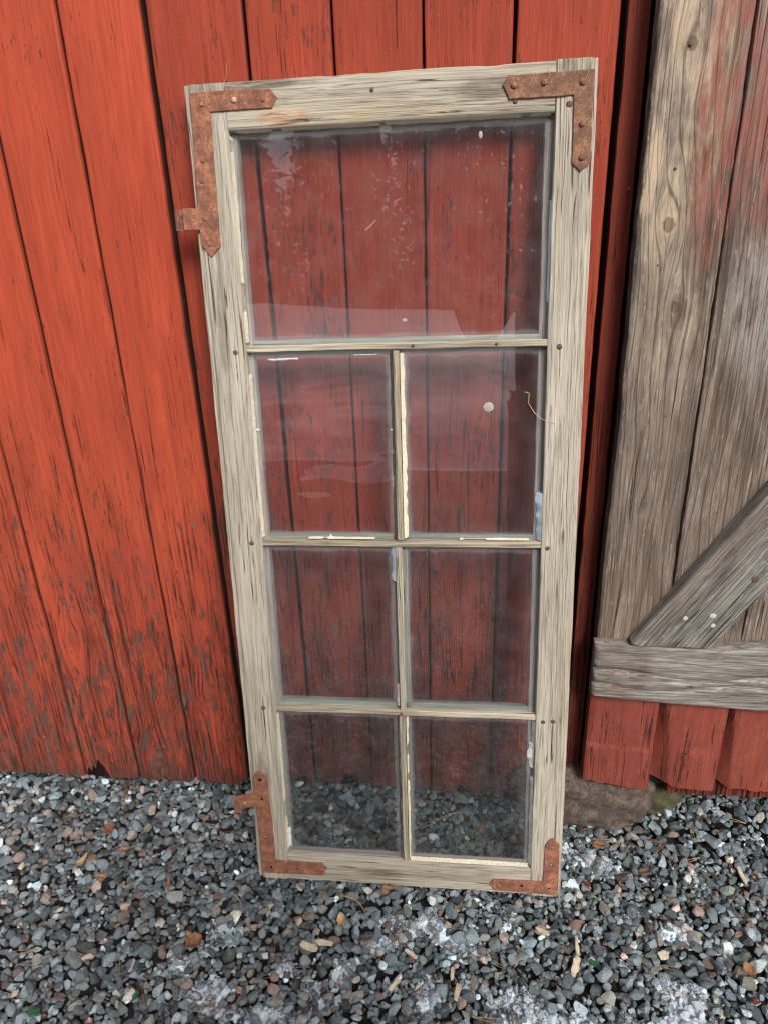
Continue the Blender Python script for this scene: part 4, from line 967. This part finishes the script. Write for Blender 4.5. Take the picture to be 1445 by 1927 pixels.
def tree(x, y, h, seed, lab):
    rg = np.random.default_rng(seed); z0 = float(BZ[np.abs(by-y).argmin(), np.abs(bx-x).argmin()])-.3
    root = empty('spruce_tree', lab, 'tree', (x, y, z0))
    v, f = tube_pts([(rg.normal(0, .03), rg.normal(0, .03), h*k/6) for k in range(7)], h*.016, .02, 8); mk('trunk', v, f, m_trunk, root)
    V = []; Fq = []
    for k in range(6000):
        t = rg.uniform(.03, 1)**1.15; rad = (1-t)*h*.22+.2; a = rg.uniform(0, 6.283); rr = rad*rg.uniform(.15, 1); z = h*t-.25*rr+rg.normal(0, .05)
        if rg.random() < .35*math.sin(a*2+t*9+seed)+.25: continue
        c = np.array([rr*math.cos(a), rr*math.sin(a), z]); d = rg.normal(size=3)+np.array([math.cos(a), math.sin(a), -.2])*.5; d /= np.linalg.norm(d); s = np.cross(d, rg.normal(size=3)); s /= np.linalg.norm(s)+1e-6; L = rg.uniform(.3, .8); w = rg.uniform(.06, .2)
        b = len(V); V += [c-s*w, c+s*w, c+d*L]; Fq.append((b, b+1, b+2))
    mk('crown', np.array(V), Fq, m_needle, root, smooth=False)
tl = ['tall spruce beyond the snow bank, mirrored faintly in the large top pane'] 
TX = [(-17, -27, 15), (-13.5, -24, 12), (-11, -29, 16), (-8.4, -25, 13), (-6.6, -31, 15), (-4.2, -26, 12), (-2.2, -30, 16), (-.4, -25, 14), (1.6, -28, 15), (3.4, -24, 14), (5.2, -27, 16), (7.6, -25, 13), (10, -29, 15)]
for k, (x, y, h) in enumerate(TX):
    o = tree(x*1.25, y-9, h*1.1, 200+k, 'spruce in the tree row beyond the snow bank'); 
    for ob in [q for q in bpy.data.objects if q.get('label') == 'spruce in the tree row beyond the snow bank']: ob['group'] = 'spruces beyond the snow bank'
# photographer, mirrored faintly in the glass: stands behind the camera holding the phone
def skinned(name, pts, edges, rad, mat, parent, sub=2):
    me = bpy.data.meshes.new(name); me.from_pydata([tuple(p) for p in pts], edges, []); o = bpy.data.objects.new(name, me); COL.objects.link(o)
    md = o.modifiers.new('s', 'SKIN'); md.use_smooth_shade = True; sv = me.skin_vertices[0].data if me.skin_vertices else None
    if sv is None:
        bm = bmesh.new(); bm.from_mesh(me); bm.verts.layers.skin.verify(); bm.to_mesh(me); bm.free(); sv = me.skin_vertices[0].data
    for i, r in enumerate(rad):
        sv[i].radius = r if isinstance(r, tuple) else (r, r)
    sv[0].use_root = True
    m2 = o.modifiers.new('d', 'SUBSURF'); m2.levels = sub; m2.render_levels = sub
    dg = bpy.context.evaluated_depsgraph_get(); nm = bpy.data.meshes.new_from_object(o.evaluated_get(dg)); bpy.data.objects.remove(o)
    nm.materials.clear(); nm.materials.append(mat); nm.shade_smooth(); q = bpy.data.objects.new(name, nm); COL.objects.link(q); q.parent = parent; return q
m_skin = m_simple('skin', (.55, .36, .27), (.50, .30, .22), 30, .5, .1); m_jacket = m_simple('dark blue jacket', (.03, .035, .05), (.02, .024, .035), 40, .8, .4, dist=.003)
m_trs = m_simple('dark trousers', (.035, .035, .04), (.02, .02, .024), 60, .85, .4); m_boot = m_simple('brown boots', (.08, .05, .03), None, 60, .6); m_hat = m_simple('olive knit', (.22, .20, .06), (.15, .14, .04), 300, .9, .8)
per = empty('person', 'person in dark jacket and olive beanie holding up a phone towards the window', 'person', (.65, -1.80, 0))
P = [(0, 0, .95), (0, .01, 1.12), (0, .02, 1.32), (0, .02, 1.46), (0, .035, 1.53), (0, .05, 1.60), (0, .055, 1.69), (0, .045, 1.745),
     (-.19, .02, 1.42), (-.30, .14, 1.20), (-.36, .34, 1.30), (.19, .02, 1.42), (.25, .18, 1.19), (-.16, .34, 1.28),
     (-.10, 0, .90), (-.11, .02, .50), (-.12, -.01, .10), (-.13, .10, .04), (.10, 0, .90), (.11, .02, .50), (.12, -.01, .10), (.13, .10, .04)]
E_ = [(0, 1), (1, 2), (2, 3), (3, 4), (4, 5), (5, 6), (6, 7), (3, 8), (8, 9), (9, 10), (3, 11), (11, 12), (12, 13), (0, 14), (14, 15), (15, 16), (16, 17), (0, 18), (18, 19), (19, 20), (20, 21)]
Rr = [(.145, .105), (.13, .10), (.16, .11), (.10, .08), .052, (.062, .07), (.072, .088), (.055, .065), .055, .042, .028, .055, .042, .028, .085, .055, .04, .035, .085, .055, .04, .035]
skinned('body', P, E_, Rr, m_skin, per)
JP = P[:4]+[P[8], P[9], P[10], P[11], P[12], P[13]]; JE = [(0, 1), (1, 2), (2, 3), (3, 4), (4, 5), (5, 6), (3, 7), (7, 8), (8, 9)]
skinned('jacket', [(0, 0, .86)]+JP[1:], JE, [(.19, .14), (.175, .135), (.20, .14), (.115, .095), .085, .068, .046, .085, .068, .046], m_jacket, per)
skinned('trousers', [P[0], P[14], P[15], P[16], P[18], P[19], P[20]], [(0, 1), (1, 2), (2, 3), (0, 4), (4, 5), (5, 6)], [(.16, .125), .105, .075, .065, .105, .075, .065], m_trs, per)
for s in (-1, 1): skinned('boot', [(s*.12, -.03, .10), (s*.12, -.02, .045), (s*.13, .12, .04), (s*.135, .17, .035)], [(0, 1), (1, 2), (2, 3)], [.06, .055, .048, .03], m_boot, per)
skinned('beanie', [(0, .04, 1.735), (0, .035, 1.79), (0, .03, 1.825)], [(0, 1), (1, 2)], [(.092, .108), (.085, .098), (.045, .05)], m_hat, per)
for s in (-1, 1):
    skinned('ear', [(s*.078, .04, 1.68), (s*.084, .035, 1.70)], [(0, 1)], [.014, .016], m_skin, per, 1)
    skinned('eye', [(s*.032, .128, 1.692), (s*.032, .133, 1.693)], [(0, 1)], [.010, .009], m_white, per, 1)
skinned('nose', [(0, .135, 1.690), (0, .152, 1.660), (0, .146, 1.652)], [(0, 1), (1, 2)], [.008, .014, .012], m_skin, per, 1)
skinned('mouth', [(-.022, .128, 1.625), (0, .135, 1.624), (.022, .128, 1.625)], [(0, 1), (1, 2)], [.005, .007, .005], m_simple('lip', (.45, .18, .15)), per, 1)
# hands: palm, four bent fingers and a thumb closing on the phone edges
PC = Vector((.334, -1.345, 1.335))-Vector((.65, -1.80, 0))   # phone centre, local
for s, wr in ((-1, P[10]), (1, P[13])):
    ex = PC.x+s*.036; w = Vector(wr); k = Vector((PC.x+s*.062, PC.y-.03, PC.z-.03)); pts = [w, (w+k)/2, k]; ed = [(0, 1), (1, 2)]; rd = [.027, (.030, .022), (.034, .018)]
    skinned('hand', pts, ed, rd, m_skin, per, 1)
    for q, L in enumerate((.92, 1., .95, .78)):
        z = PC.z+.012-.021*q; a = Vector((PC.x+s*.060, PC.y-.018, z)); b = Vector((PC.x+s*.060, PC.y+.006+.004*L, z+.003)); c = Vector((ex-s*.002, PC.y+.016*L+.002, z+.004)); d = Vector((ex-s*.014*L, PC.y+.014, z+.004))
        skinned('finger', [k, a, b, c, d], [(0, 1), (1, 2), (2, 3), (3, 4)], [.011, .009, .0085, .0078, .007], m_skin, per, 1)
    skinned('thumb', [w*.3+k*.7, Vector((PC.x+s*.052, PC.y-.035, PC.z-.005)), Vector((ex-s*.004, PC.y-.018, PC.z+.012))], [(0, 1), (1, 2)], [.013, .0105, .009], m_skin, per, 1)
bm = bmesh.new(); bmesh.ops.create_cube(bm, size=1); bmesh.ops.scale(bm, vec=(.072, .008, .148), verts=bm.verts); bmesh.ops.bevel(bm, geom=bm.edges, offset=.003, segments=2, affect='EDGES')
v = [tuple(q.co) for q in bm.verts]; f = [tuple(q.index for q in p.verts) for p in bm.faces]; bm.free()
ph = mk('phone', v, f, m_simple('black phone', (.02, .02, .022), None, 50, .3), loc=(.334, -1.345, 1.315)); ph.rotation_euler = (math.radians(-24.5), 0, math.radians(6.9)); tag(ph, 'black phone held up by the person photographing the window', 'phone')
print('objects', len(bpy.data.objects), 'tris approx', sum(len(o.data.polygons) for o in bpy.data.objects if o.type == 'MESH'))
